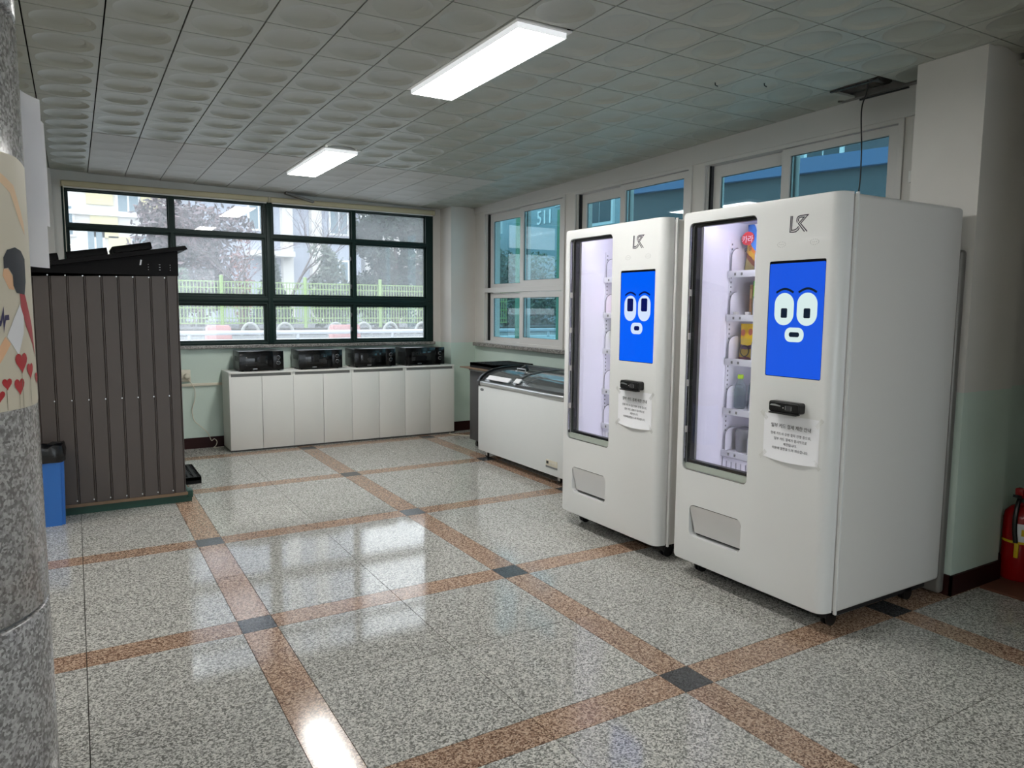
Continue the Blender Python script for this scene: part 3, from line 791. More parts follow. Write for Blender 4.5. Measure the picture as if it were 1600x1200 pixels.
def microwave(x0, x1, label, win_reflect, rz=0.0):
    yf, yb, z0, z1 = 5.56, 5.885, .80, 1.002
    w = x1-x0
    t = Thing('microwave', label, 'microwave', ((x0+x1)/2, (yf+yb)/2, .80), 'black microwaves on the white cabinets')
    b = nb(); bx(b, x0+.003, x1-.003, yf+.022, yb, z0+.012, z1-.002, .004); t.part('body', b, M_mwbody)
    b = nb()
    for k in range(9): bx(b, x0+.0015, x0+.004, yf+.06+.02*k, yf+.07+.02*k, z0+.10, z0+.15)
    t.part('vent_slot', b, M_black, smooth=0)['kind'] = 'stuff'
    xd = x0+w*.755
    b = nb(); bx(b, x0, xd-.001, yf, yf+.024, z0+.010, z1, .004); d = t.part('door', b, M_mwblack)
    b = nb(); bx(b, x0+w*.15, xd-.055, yf-.0012, yf, z0+.055, z1-.045, .0004); t.part('door_window', b, pmat('oven_window_dark', (26, 27, 28), .06), d)
    b = nb(); bx(b, x0+w*.30, x0+w*.40, yf-.001, yf+.001, z0+.022, z0+.027); t.part('badge', b, M_alu, d)
    b = nb(); bx(b, xd+.001, x1, yf, yf+.024, z0+.010, z1, .004); c = t.part('control_panel', b, M_mwblack)
    for zz in (z0+.135, z0+.080):
        b = nb(); xx = (xd+x1)/2; cyl(b, (xx, yf, zz), (xx, yf-.016, zz), .0175, .015, 20); kn = t.part('knob', b, M_black, c)
        b = nb(); pts = [(xx+.0185*math.cos(q*math.pi/10), yf-.0012, zz+.0185*math.sin(q*math.pi/10)) for q in range(20)]
        tube(b, pts, .0016, 5, True); t.part('dial_ring', b, M_alu, kn)
    for xx in (x0+.04, x1-.04):
        for yy in (yf+.05, yb-.04):
            b = nb(); cyl(b, (xx, yy, z0), (xx, yy, z0+.0125), .012, seg=10); t.part('foot', b, M_black)
microwave(.726, 1.160, 'black microwave nearest the shed, leftmost of the four', 0)
microwave(1.314, 1.774, 'black microwave second from the left, grey door window', 1)
microwave(1.908, 2.378, 'black microwave second from the right on the cabinets', 0)
microwave(2.498, 2.975, 'black microwave at the right end beside the wall corner', 0)

# ------------------------------------------------------------------ wall outlet, conduit and cord
t = Thing('wall_outlet', 'cream wall outlet with a white plug beside the shed', 'outlet', (.27, 5.945, .72))
b = nb(); bx(b, .225, .325, 5.93, 5.95, .69, .81, .004); t.part('plate', b, M_cream)
b = nb(); lathe(b, [(.026, 0), (.030, .006), (.030, .026), (.022, .04), (.012, .045)], 0, 0, 0, 16)
bmesh.ops.transform(b, matrix=Matrix.Translation((.29, 5.93, .745)) @ Matrix.Rotation(R(90), 4, 'X'), verts=b.verts[:]); t.part('plug', b, M_cream)
b = nb(); bx(b, .0, .66, 5.93, 5.95, .640, .668, .004)
single('cable_conduit', b, M_cream, 'horizontal cream cable duct along the mint wall', 'conduit', (.3, 5.94, .65))
b = nb(); P_ = [(.295, 5.90, .715), (.33, 5.905, .67), (.357, 5.91, .60), (.352, 5.915, .50), (.326, 5.92, .41), (.33, 5.92, .34), (.35, 5.92, .28), (.41, 5.92, .22), (.468, 5.92, .15), (.498, 5.92, .075), (.525, 5.915, .09), (.55, 5.91, .06), (.535, 5.90, .02), (.51, 5.88, .006), (.56, 5.88, .006), (.61, 5.885, .006)]
def smooth_path(P, n=5):
    o = []
    for i in range(len(P)-1):
        p0, p1, p2, p3 = (Vector(P[max(i-1, 0)]), Vector(P[i]), Vector(P[i+1]), Vector(P[min(i+2, len(P)-1)]))
        for k in range(n):
            q = k/n; o.append(.5*((2*p1)+(-p0+p2)*q+(2*p0-5*p1+4*p2-p3)*q*q+(-p0+3*p1-3*p2+p3)*q**3))
    o.append(Vector(P[-1])); return o
tube(b, smooth_path(P_), .004, 6)
single('power_cord', b, M_cream, 'white power cord hanging from the wall outlet to the floor', 'cord', (.35, 5.92, .3))
b = nb(); tube(b, smooth_path([(3.08, 5.60, .006), (3.0 , 5.46, .006) , (3.10, 5.30, .006), (3.22, 5.10, .006), (3.20, 4.76, .006)]), .004, 6)
single('power_cord', b, M_cream, 'white cord on the floor between cabinets and the freezer', 'cord', (3.1, 5.3, .0))

# ------------------------------------------------------------------ castor helper
def castor(t, x, y, h, r=.026, mat=None):
    b = nb(); bx(b, x-.022, x+.022, y-.022, y+.022, h-.006, h); 
    bx(b, x-.012, x-.009, y-.012, y+.02, r*.8, h-.005); bx(b, x+.009, x+.012, y-.012, y+.02, r*.8, h-.005)
    f = t.part('castor', b, M_alu if mat is None else mat, smooth=0)
    b = nb(); cyl(b, (x-.008, y+.008, r), (x+.008, y+.008, r), r, seg=18); t.part('wheel', b, M_black, f)

# ------------------------------------------------------------------ dark grey cool box with board and pallet
t = Thing('chest_fridge', 'dark grey chest on castors beyond the white freezer', 'fridge', (3.1, 4.48, 0))
b = nb(); bx(b, 2.87, 3.37, 4.21, 4.735, .075, .80, .006); t.part('body', b, M_darkgrey)
b = nb(); bx(b, 2.862, 3.378, 4.20, 4.745, .80, .828, .005); t.part('lid', b, M_grey)
for x, y in ((2.93, 4.67), (2.93, 4.27), (3.31, 4.67), (3.31, 4.27)): castor(t, x, y, .076, .028, M_black)
b = nb(); bx(b, 2.80, 3.30, 4.16, 4.83, .828, .840, .002)
single('wooden_board', b, M_wood, 'thin brown board lying on the dark grey chest', 'board', (3.05, 4.5, .828))
pq = pallet_mesh(.47, .48, .05, 10, 10); pq.materials.append(M_pallet)
o = bpy.data.objects.new('plastic_pallet', pq); C.objects.link(o); o.location = (3.09, 4.46, .840)
o['label'] = 'square black plastic pallet on the board over the dark chest'; o['category'] = 'pallet'

# ------------------------------------------------------------------ white chest freezer
FX0, FX1, FY0, FY1 = 2.66, 3.22, 2.66, 4.16
t = Thing('chest_freezer', 'white chest freezer with curved sliding glass lids', 'freezer', (2.94, 3.4, 0))
b = nb(); bx(b, FX0, FX1, FY0, FY1, .08, .715, .008)
body = fin(b)
cut = nb(); bx(cut, FX0+.06, FX1-.05, FY0+.06, FY1-.06, .30, .9)
def boolean(me, cutters):
    o = bpy.data.objects.new('bool', me); C.objects.link(o); cs = []
    for c in cutters:
        cm = fin(c, 0) if isinstance(c, bmesh.types.BMesh) else c
        co = bpy.data.objects.new('cutter', cm); C.objects.link(co); cs.append(co)
        md = o.modifiers.new('b', 'BOOLEAN'); md.operation = 'DIFFERENCE'; md.object = co; md.solver = 'EXACT'
    dg = bpy.context.evaluated_depsgraph_get()
    out = bpy.data.meshes.new_from_object(o.evaluated_get(dg))
    for co in cs: bpy.data.objects.remove(co)
    bpy.data.objects.remove(o)
    out.materials.clear()
    return out
t.part('body', boolean(body, [cut]), M_freeze)
prof = [(FX0+.004, .757), (FX0+.03, .792), (FX0+.08, .826), (FX0+.16, .855), (FX0+.28, .872), (FX0+.42, .879), (FX1, .880)]
fy = lambda a, b_, c: (a, c, b_)
for nm, c0, c1, mt_, ht in (('end_arch', FY1-.03, FY1, M_black, .012), ('end_arch', FY0, FY0+.03, M_black, .012)):
    b = nb(); sweep(b, prof, (ht, c0, c1), fy)
    t.part(nm, b, mt_)
for c0, c1 in ((FY1-.03, FY1), (FY0, FY0+.03)):
    b = nb(); prism(b, [(FX0+.004, .715)]+prof+[(FX1, .715)], fy, c0+.004, c1-.004); t.part('end_panel', b, M_blackrough)
b = nb(); bx(b, FX0-.012, FX0+.028, FY0+.05, FY1-.05, .713, .757, .012, 3); t.part('front_rail', b, M_alu)
for c0, c1 in ((FY1-.052, FY1+.006), (FY0-.006, FY0+.052)):
    b = nb(); bx(b, FX0-.016, FX0+.04, c0, c1, .708, .764, .012, 3); t.part('corner_bumper', b, M_darkgrey)
b = nb(); bx(b, FX1-.06, FX1+.012, FY0, FY1, .715, .892, .006); t.part('back_rail', b, M_black)
def lid(y0, y1, dz, label):
    pr = [(a+.012, z-.004+dz) for a, z in prof[:-1]]+[(FX1-.06, .876+dz)]
    b = nb(); sweep(b, pr, (.002, y0+.02, y1-.02), fy); l = t.part('glass_lid', b, M_gfreeze)
    for c0 in (y0, y1-.022):
        b = nb(); sweep(b, pr, (.007, c0, c0+.022), fy); t.part('lid_bar', b, M_darkgrey, l)
    b = nb(); bx(b, pr[0][0]-.002, pr[0][0]+.022, y0+.02, y1-.02, pr[0][1]-.004, pr[0][1]+.012, .003); t.part('lid_edge', b, M_darkgrey, l)
    b = nb(); bx(b, pr[-1][0]-.02, pr[-1][0], y0+.02, y1-.02, pr[-1][1]-.006, pr[-1][1]+.006); t.part('lid_edge', b, M_darkgrey, l)
    return l
l1 = lid(3.36, FY1-.032, -.008, 'rear'); l2 = lid(FY0+.032, 3.50, .008, 'front')
b = nb(); prism(b, [(FX0+.012, .772), (FX0+.05, .806), (FX0+.058, .800), (FX0+.02, .766)], fy, 3.62, 4.02)
for v in b.verts: v.co.z += .010
t.part('lid_label', b, M_paper, l1)
b = nb(); prism(b, [(FX0+.012, .772), (FX0+.05, .806), (FX0+.058, .800), (FX0+.02, .766)], fy, 3.44, 3.53)
for v in b.verts: v.co.z += .020
t.part('lid_label', b, M_paper, l2)
b = nb(); lathe(b, [(.022, 0), (.022, .004), (.018, .006)], 0, 0, 0, 20)
bmesh.ops.transform(b, matrix=Matrix.Translation((FX0, 4.08, .675)) @ Matrix.Rotation(R(-90), 4, 'Y') @ Matrix.Diagonal((.65, 1.4, 1, 1)), verts=b.verts[:]); t.part('badge', b, M_grey)
b = nb(); bx(b, FX0-.004, FX0+.001, 2.80, 2.965, .155, .205, .001); cp = t.part('control_panel', b, M_cream)
b = nb(); bx(b, FX0-.006, FX0-.003, 2.925, 2.955, .172, .195); t.part('display', b, M_black, cp)
for k in range(3):
    b = nb(); cyl(b, (FX0-.003, 2.89-.03*k, .180), (FX0-.007, 2.89-.03*k, .180), .007, seg=10); t.part('button', b, M_white, cp)
b = nb(); bx(b, FX0-.005, FX0, 2.80, 2.965, .140, .155); t.part('control_trim', b, M_grey, cp)
for x, y in ((2.745, 4.12), (2.76, 2.90), (3.14, 4.08), (3.14, 2.9)): castor(t, x, y, .081, .027)
# goods down in the freezer
fr = [('pale blue', (150, 180, 210)), ('cream', (216, 208, 190)), ('grey', (150, 152, 154))]
# lid lock on top
t2 = Thing('lid_lock', 'small steel lid lock with a black clamp standing on the freezer glass', 'lock', (2.90, 3.66, .86))
b = nb(); tube(b, [(2.86, 3.62, .862), (2.86, 3.62, .893), (2.86, 3.76, .893), (2.86, 3.76, .862)], .006, 6); t2.part('hasp', b, M_alu)
b = nb(); tube(b, [(2.865, 3.58, .868), (2.865, 3.80, .868)], .006, 6); t2.part('crossbar', b, M_alu)
b = nb(); bx(b, 2.875, 2.925, 3.66, 3.75, .872, .905, .012); t2.part('clamp', b, M_blackrough)
b = nb(); cyl(b, (2.90, 3.73, .905), (2.90, 3.67, .918), .013, seg=12); t2.part('knob', b, M_black)

# ------------------------------------------------------------------ vending machines
VX, VW, VZ = 2.14, .95, .09
def face_part(t, scr, name, poly, mat, F, lift):
    return t.part(name, plate(poly, [], .0008, F @ Matrix.Translation((0, 0, lift))), mat, scr)

def vending(y1, label, bluec, facec, darkc, pup, pap_tilt):
    t = Thing('vending_machine', label, 'vending machine', (VX+.45, y1-VW/2, 0), 'white vending machines in front of the right windows')
    F = MX(VX, y1, VZ)          # (s, h) -> front plane; +w towards the room
    H = 1.865
    fx = lambda s, h, d: (VX+d, y1-s, VZ+h)
    # door
    b = nb(); bx(b, VX, VX+.078, y1-VW+.018, y1, VZ, VZ+H)
    def pick(sel): return [e for e in b.edges if sel(e)]
    ev = pick(lambda e: all(abs(v.co.x-VX) < 1e-5 for v in e.verts) and all(abs(v.co.y-(y1-VW+.018)) < 1e-5 for v in e.verts))
    bmesh.ops.bevel(b, geom=ev, offset=.05, segments=8, affect='EDGES', profile=.5)
    ex = [e for e in b.edges if abs((e.verts[0].co-e.verts[1].co).normalized().x) > .99 and abs(e.verts[0].co.y-e.verts[1].co.y) < 1e-5]
    ex = [e for e in ex if e.verts[0].co.y > y1-.01 ]
    bmesh.ops.bevel(b, geom=ex, offset=.022, segments=5, affect='EDGES', profile=.5)
    ef = [e for e in b.edges if len(e.link_faces) == 2 and all(v.co.x < VX+.06 for v in e.verts) and e.calc_face_angle(0) > R(60)]
    bmesh.ops.bevel(b, geom=ef, offset=.006, segments=3, affect='EDGES', profile=.5)
    door_me = fin(b)
    cuts = [plate(rrect(.046, .487, .500, 1.808, .028), [], .2, F @ Matrix.Translation((0, 0, .05))),
            plate(rrect(.570, .870, 1.052, 1.584, .008), [], .012, F @ Matrix.Translation((0, 0, .006))),
            plate(rrect(.110, .464, .147, .318, .030), [], .065, F @ Matrix.Translation((0, 0, .02)))]
    d = t.part('door', boolean(door_me, cuts), M_vend, smooth=30)
    # dispensing flap: concave steel tongue, upper edge flush, lower edge deep
    b = nb(); N = 8; rows = []
    for k in range(N+1):
        q = k/N; dep = .003+.018*math.sin(q*math.pi/2)**1.8; h = .314-q*.150
        ins = .002+.0*q
        rows.append([b.verts.new(fx(s, h, dep+(0.0))) for s in (.114+.02*q*q, .20, .29, .38, .459-.003*q)])
    for A, B_ in zip(rows, rows[1:]):
        for k in range(4): b.faces.new((A[k], A[k+1], B_[k+1], B_[k]))
    t.part('dispensing_flap', b, M_steelflap, d, smooth=60)
    b = nb(); prism(b, [(.112, .149), (.462, .149), (.462, .316), (.112, .316)], lambda s, h, dd: fx(s, h, dd), .042, .0445); t.part('slot_shade', b, M_blackrough, d, smooth=0)  # black sheet stands in for the shade in the gap around the flap
    # window: chrome lip, black inner frame, silver sill, glass
    t.part('window_trim', plate(rrect(.046, .487, .500, 1.808, .028), [rrect(.052, .484, .506, 1.803, .024)], .018, F @ Matrix.Translation((0, 0, -.004))), M_chrome, d)
    t.part('window_frame', plate(rrect(.050, .489, .520, 1.806, .02), [rrect(.0725, .487, .552, 1.789, .004)], .03, F @ Matrix.Translation((0, 0, -.03))), M_black, d)
    b = nb(); prism(b, rrect(.053, .484, .505, .536, .006), lambda s, h, dd: fx(s, h, dd), .016, .03); t.part('window_sill', b, pmat('pale_green_metal', (196, 204, 194), .3, .3), d)
    b = nb(); prism(b, [(.055, .508), (.486, .508), (.486, 1.80), (.055, 1.80)], lambda s, h, dd: fx(s, h, dd), .024, .027); t.part('window_glass', b, M_gclear, d, smooth=0)
    for h in (.70, .95, 1.2, 1.43):
        b = nb(); prism(b, [(.049, h), (.056, h), (.056, h+.035), (.049, h+.035)], lambda s, hh, dd: fx(s, hh, dd), .006, .02); t.part('glass_clip', b, M_white, d)
    # touch screen
    bez = t.part('screen_bezel', plate(rrect(.570, .870, 1.052, 1.584, .008), [], .003, F @ Matrix.Translation((0, 0, -.0022))), M_mwblack, d)
    blue = glow('screen_blue_'+pup, bluec, 1.0); fac = glow('screen_pale_'+pup, facec, 1.0); drk = glow('screen_dark_'+pup, darkc, 1.0)
    scr = t.part('screen', plate(rrect(.573, .867, 1.055, 1.572, .006), [], .001, F @ Matrix.Translation((0, 0, -.0014))), blue, bez if False else d)
    ec = [(.661, 1.364), (.783, 1.364)]
    for (cx_, cy_) in ec: face_part(t, scr, 'eye', rrect(cx_-.0525, cx_+.0525, cy_-.0735, cy_+.0735, .0515, 8), fac, F, -.0007)
    for (cx_, cy_) in ec:
        if pup == 'near': q = rrect(cx_-.016, cx_+.018, cy_-.040, cy_+.004, .006)
        else: q = rrect(cx_-.026, cx_+.026, cy_-.018, cy_+.057, .010)
        face_part(t, scr, 'pupil', q, drk, F, -.0001)
    face_part(t, scr, 'mouth', rrect(.671, .772, 1.215, 1.281, .030, 8), fac, F, -.0007)
    face_part(t, scr, 'mouth_opening', rrect(.694, .749, 1.238, 1.260, .010) if pup == 'near' else rrect(.700, .746, 1.236, 1.262, .012), drk, F, -.0001)
    for cx_ in (.662, .783):
        b = nb(); ribbon(b, [(cx_-.047+.094*k/10, 1.439+.017*math.sin(math.pi*k/10)) for k in range(11)], .010, lambda s, h, c: fx(s, h, c), .0002); t.part('eyebrow', b, drk, scr)
    # logo of two double strokes
    def L2(pts): return [(.672+(x-315)*.000187, 1.783-(y+.138*(x-315)-195)*.000158) for x, y in pts]
    b = nb()
    for pts in ([(345, 200), (330, 652), (430, 650), (500, 632), (560, 580), (598, 512)], [(385, 200), (372, 600), (450, 588), (510, 556), (545, 520), (570, 478)],
                [(530, 382), (512, 330), (516, 270), (545, 215), (610, 182), (822, 152), (622, 400), (815, 612)], [(572, 345), (555, 300), (568, 255), (620, 224), (716, 222), (562, 405), (742, 620)]):
        ribbon(b, L2(pts), .0052, lambda s, h, c: fx(s, h, c), -.0006)
    t.part('logo', b, M_logo, d, smooth=0)
    b = nb()
    for cx_ in (.632, .806):
        for k in range(14):
            a = 2*math.pi*k/14; cyl(b, fx(cx_+.022*math.cos(a), 1.658+.012*math.sin(a), .0008), fx(cx_+.022*math.cos(a), 1.658+.012*math.sin(a), -.0003), .0014, seg=6)
        for k in (-1, 0, 1): cyl(b, fx(cx_+.009*k, 1.658, .0008), fx(cx_+.009*k, 1.658, -.0003), .0014, seg=6)
    t.part('speaker_hole', b, M_grey, d)['kind'] = 'stuff'
    # card reader
    b = nb(); prism(b, rrect(.632, .800, .893, .943, .012), lambda s, h, dd: fx(s, h, dd), -.042, .002)
    bmesh.ops.bevel(b, geom=[e for e in b.edges if all(abs(v.co.x-(VX-.042)) < 1e-4 for v in e.verts)], offset=.006, segments=3, affect='EDGES')
    rd = t.part('card_reader', b, M_black, d)
    b = nb(); prism(b, [(.640, .922), (.700, .920), (.700, .924), (.670, .930), (.650, .929)], lambda s, h, dd: fx(s, h, dd), -.0428, -.041); t.part('card_symbol', b, M_alu, rd)
    b = nb(); prism(b, rrect(.728, .760, .905, .928, .003), lambda s, h, dd: fx(s, h, dd), -.0432, -.041); t.part('reader_button', b, M_darkgrey, rd)
    for s in (.727, .759):
        b = nb(); prism(b, [(s, .907), (s+.002, .907), (s+.002, .926), (s, .926)], lambda s_, h, dd: fx(s_, h, dd), -.0436, -.041); t.part('reader_light', b, M_alu, rd)
    b = nb(); cyl(b, fx(.715, .916, -.0428), fx(.715, .916, -.041), .003, seg=10); t.part('reader_light', b, M_white, rd)
    b = nb(); bx(b, VX-.050, VX-.02, y1-.79, y1-.640, VZ+.886, VZ+.893, .002); t.part('card_slot', b, M_black, rd)
    # cabinet: hollow box behind the door
    b = nb(); bx(b, VX+.082, VX+.92, y1-VW, y1, VZ, VZ+1.858, .022, 4)
    cav = nb(); bx(cav, VX-.02, VX+.70, y1-.90, y1-.066, VZ+.36, VZ+1.835)
    body = t.part('body', boolean(fin(b), [cav]), M_vendside, smooth=30)
    # liner of the goods compartment (thin sheets inside the cavity)
    for nm, (a0, a1, c0, c1, e0, e1) in (('liner_wall', (.0795, .698, .0662, .070, .362, 1.833)), ('liner_wall', (.083, .698, .896, .8998, .362, 1.833)), ('liner_back', (.690, .699, .070, .896, .362, 1.833)), ('liner_top', (.083, .69, .070, .896, 1.829, 1.8345)), ('liner_floor', (.083, .69, .070, .896, .3605, .366))):
        b = nb(); bx(b, VX+a0, VX+a1, y1-c1, y1-c0, VZ+e0, VZ+e1); t.part(nm, b, M_vendin, body, smooth=0)
    for s in (.62, .885):
        b = nb(); bx(b, VX+.090, VX+.098, y1-s-.010, y1-s, VZ+.42, VZ+1.80); t.part('led_strip', b, M_led, body, smooth=0)
    b = nb(); bx(b, VX+.090, VX+.1, y1-.86, y1-.12, VZ+1.815, VZ+1.825); t.part('led_strip', b, M_led, body, smooth=0)
    # perforated shelf rails
    for s in (.070, .890):
        b = nb(); bx(b, VX+.275, VX+.305, y1-s-.006, y1-s, VZ+.545, VZ+1.735); rl = t.part('shelf_rail', b, M_vendin, body, smooth=0)
        b = nb()
        for k in range(46):
            h = .56+.0255*k; bx(b, VX+.286, VX+.294, y1-s-.0068, y1-s-.0055, VZ+h, VZ+h+.010)
        t.part('rail_slot', b, M_grey, rl, smooth=0)['kind'] = 'stuff'
    for hz in (1.565, 1.330, 1.090, .818, .583):
        b = nb(); bx(b, VX+.265, VX+.68, y1-.885, y1-.080, VZ+hz-.004, VZ+hz); sh = t.part('shelf', b, M_vendin, body, smooth=0)
        b = nb(); bx(b, VX+.259, VX+.266, y1-.888, y1-.078, VZ+hz-.032, VZ+hz+.004, .002); t.part('shelf_lip', b, pmat('shelf_lip_white', (214, 214, 220), .4), sh)
        for s in (.125, .17, .29, .425, .56):
            b = nb(); bx(b, VX+.2575, VX+.2595, y1-s-.012, y1-s, VZ+hz-.022, VZ+hz-.008); t.part('price_tag', b, M_cabgap, sh)
        for s in (.092, .250, .385, .52, .65, .78):
            b = nb(); hh = .125; Lg = .37
            prof_ = [(0, 0), (Lg, 0), (Lg, hh)]+[(.045-.045*math.sin(q*math.pi/12), hh-.045+.045*math.cos(q*math.pi/12)) for q in range(0, 7)]
            prism(b, prof_, lambda a, hq, c: (VX+.27+a, y1-c, VZ+hz+hq), s, s+.004); dv = t.part('divider', b, M_vendin, sh)
            b = nb(); tube(b, [(VX+.2685, y1-s-.002, VZ+hz+.001), (VX+.2685, y1-s-.002, VZ+hz+.08)]+[(VX+.27+.045-.0465*math.cos(q*math.pi/12), y1-s-.002, VZ+hz+hh-.045+.0465*math.sin(q*math.pi/12)) for q in range(0, 7)], .0022, 5); t.part('divider_edge', b, M_grey, dv)
    # slotted air grille under the bottom shelf
    hs_ = [rrect(.135+.034*k, .143+.034*k, .445, .525) for k in range(-1, 20)]
    t.part('air_grille', plate(rrect(.078, .886, .425, .545), hs_, .006, F @ Matrix.Translation((0, 0, -.275))), M_vendin, body)
    b = nb(); bx(b, VX+.282, VX+.286, y1-.88, y1-.08, VZ+.43, VZ+.54); t.part('grille_backing', b, M_grey, body, smooth=0)
    # side seam strip, rear condenser frame, castors
    b = nb(); bx(b, VX+.076, VX+.088, y1-VW-.003, y1-VW+.012, VZ-.006, VZ+1.862, .003); t.part('door_seal', b, M_vend)
    b = nb(); bx(b, VX+.922, VX+.972, y1-VW-.002, y1-.05, .012, VZ+1.66, .018, 3); t.part('condenser_cover', b, M_greyframe)
    b = nb(); bx(b, VX+.10, VX+.90, y1-VW+.06, y1-.06, VZ-.05, VZ+.002); t.part('chassis', b, M_blackrough, smooth=0)  # black block set low to deepen the shade under the machine
    for xx in (VX+.15, VX+.76):
        for yy in (y1-VW+.075, y1-.075):
            b = nb(); cyl(b, (xx, yy, VZ), (xx, yy, .062), .024, seg=14); bx(b, xx-.02, xx+.02, yy-.018, yy+.018, .045, .07)
            f = t.part('castor', b, M_black)
            for s in (-1, 1):
                b = nb(); cyl(b, (xx-.010, yy+s*.012-.006, .034), (xx-.010, yy+s*.012+.006, .034), .034, seg=20); t.part('wheel', b, M_black, f)
    return t
y_near, y_far = .910, 1.990
v1 = vending(y_near, 'nearer white vending machine with lowered eyes on its blue screen', (22, 82, 214), (206, 226, 224), (8, 26, 44), 'near', 0)
v2 = vending(y_far, 'farther white vending machine with wide open eyes on its screen', (2, 92, 240), (204, 220, 246), (6, 18, 84), 'far', 0)

# notices taped on the doors
def notice(y1, label, tilt, s0, s1, h0, h1):
    F = MX(VX, y1, VZ)
    t = Thing('taped_notice', label, 'notice', (VX, y1-.73, VZ+h0), 'payment notices taped to the vending machines')
    b = nb(); N = 10; rows = []
    for k in range(N+1):
        q = k/N; ss = s0+(s1-s0)*q; bulge = .012*math.sin(math.pi*q)
        rows.append([b.verts.new((VX-.0015-bulge*max(0, 1-j), y1-ss, VZ+h0+(h1-h0)*j/5-.008*math.sin(math.pi*q)*max(0, 1-j)-tilt*q)) for j in range(6)])
    for A, B_ in zip(rows, rows[1:]):
        for j in range(5): b.faces.new((A[j], B_[j], B_[j+1], A[j+1]))
    sh = t.part('sheet', b, M_paper, smooth=60)
    sc_ = (s1-s0)/.30; cxs = (s0+s1)/2; top = h1
    lines = [('일부 카드 결제 제한 안내', .0185, .052, M_ink), ('현재 카드사 승인 절차 진행 중으로,', .0132, .088, M_inkgrey), ('일부 카드 결제가 일시적으로', .0132, .112, M_inkgrey), ('제한됩니다.', .0132, .134, M_inkgrey), ('이용에 불편을 드려 죄송합니다.', .0132, .156, M_inkgrey)]
    for s_, size, dy, mt_ in lines:
        tm = text_mesh(s_, size*sc_*1.15, F @ Matrix.Translation((cxs, top-dy*(h1-h0)/.205-tilt*.5, .0026)) @ Matrix.Rotation(-tilt/(s1-s0), 4, 'Z'), .0002)
        t.part('printed_line', tm, mt_, sh, smooth=0)
    for (a, c, rot) in ((s0, h1-.01, 45), (s1, h1-.015-tilt, -40), (s0, h0+.01, -45), (s1-.005, h0+.005-tilt, 42)):
        me = plate(rrect(-.024, .024, -.009, .009), [], .0003, F @ Matrix.Translation((a, c, .0032)) @ Matrix.Rotation(R(rot+90), 4, 'Z'))
        t.part('tape', me, M_tape, smooth=0)
notice(y_near, 'white Korean payment notice taped to the nearer vending machine', .0, .580, .880, .668, .876)
notice(y_far, 'white Korean payment notice taped to the farther vending machine', .003, .575, .872, .674, .884)

# ------------------------------------------------------------------ goods in the vending machines
def pouch(w, h, dth, n=10, pinch=.75, seed=0):
    rnd = random.Random(seed)
    b = nb(); fr_ = []; bk = []
    for j in range(n+1):
        v = j/n; rowf = []; rowb = []
        for i in range(n+1):
            u = i/n; th = dth/2*(max(0, math.sin(math.pi*u))**.6)*(max(0, math.sin(math.pi*v))**.6)
            ww = w*(1-.10*math.sin(math.pi*v)); wob = rnd.uniform(-.003, .003) if 0 < i < n and 0 < j < n else 0
            rowf.append(b.verts.new((-th+wob, -(u-.5)*ww, v*h))); rowb.append(b.verts.new((th-wob+1e-4, -(u-.5)*ww, v*h)))
        fr_.append(rowf); bk.append(rowb)
    for j in range(n):
        for i in range(n):
            b.faces.new((fr_[j][i], fr_[j][i+1], fr_[j+1][i+1], fr_[j+1][i])); b.faces.new((bk[j][i], bk[j+1][i], bk[j+1][i+1], bk[j][i+1]))
    bmesh.ops.remove_doubles(b, verts=b.verts[:], dist=2e-4)
    return b
def bandmat(name, stops, axis=2, lo=0.0, hi=.25, tilt=0.0):
    mt = bpy.data.materials.new(name); mt.use_nodes = True; nt = mt.node_tree; L = nt.links.new; b = nt.nodes['Principled BSDF']
    tc = nt.nodes.new('ShaderNodeTexCoord'); sp = nt.nodes.new('ShaderNodeSeparateXYZ'); L(tc.outputs['Object'], sp.inputs[0])
    nz = nt.nodes.new('ShaderNodeTexNoise'); nz.inputs['Scale'].default_value = 18; L(tc.outputs['Object'], nz.inputs['Vector'])
    ma = nt.nodes.new('ShaderNodeMath'); ma.operation = 'MULTIPLY_ADD'; ma.inputs[1].default_value = tilt; L(sp.outputs['Y'], ma.inputs[0]); L(sp.outputs['Z'], ma.inputs[2])
    mb = nt.nodes.new('ShaderNodeMath'); mb.operation = 'MULTIPLY_ADD'; mb.inputs[1].default_value = .03; L(nz.outputs['Fac'], mb.inputs[0]); L(ma.outputs[0], mb.inputs[2])
    mr = nt.nodes.new('ShaderNodeMapRange'); mr.inputs[1].default_value = lo; mr.inputs[2].default_value = hi; L(mb.outputs[0], mr.inputs[0])
    rp = nt.nodes.new('ShaderNodeValToRGB'); rp.color_ramp.interpolation = 'CONSTANT'; e = rp.color_ramp.elements
    e[0].position = 0; e[0].color = lin(stops[0][1]); e[1].position = stops[1][0]; e[1].color = lin(stops[1][1])
    for p_, c_ in stops[2:]: k = e.new(p_); k.color = lin(c_)
    L(mr.outputs[0], rp.inputs['Fac']); L(rp.outputs[0], b.inputs['Base Color']); b.inputs['Roughness'].default_value = .25
    return mt
def good(name, src, mat, label, cat, x, y, z, rz=0.0, ry=0.0, smooth=50, group=None):
    o = ob(name, src, mat, None, None, smooth, label=label, category=cat)
    o.location = (x, y, z); o.rotation_euler = (0, ry, rz)
    if group: o['group'] = group
    return o
S5 = [VZ+h+.0005 for h in (1.565, 1.330, 1.090, .818, .583)]
XS = VX+.33
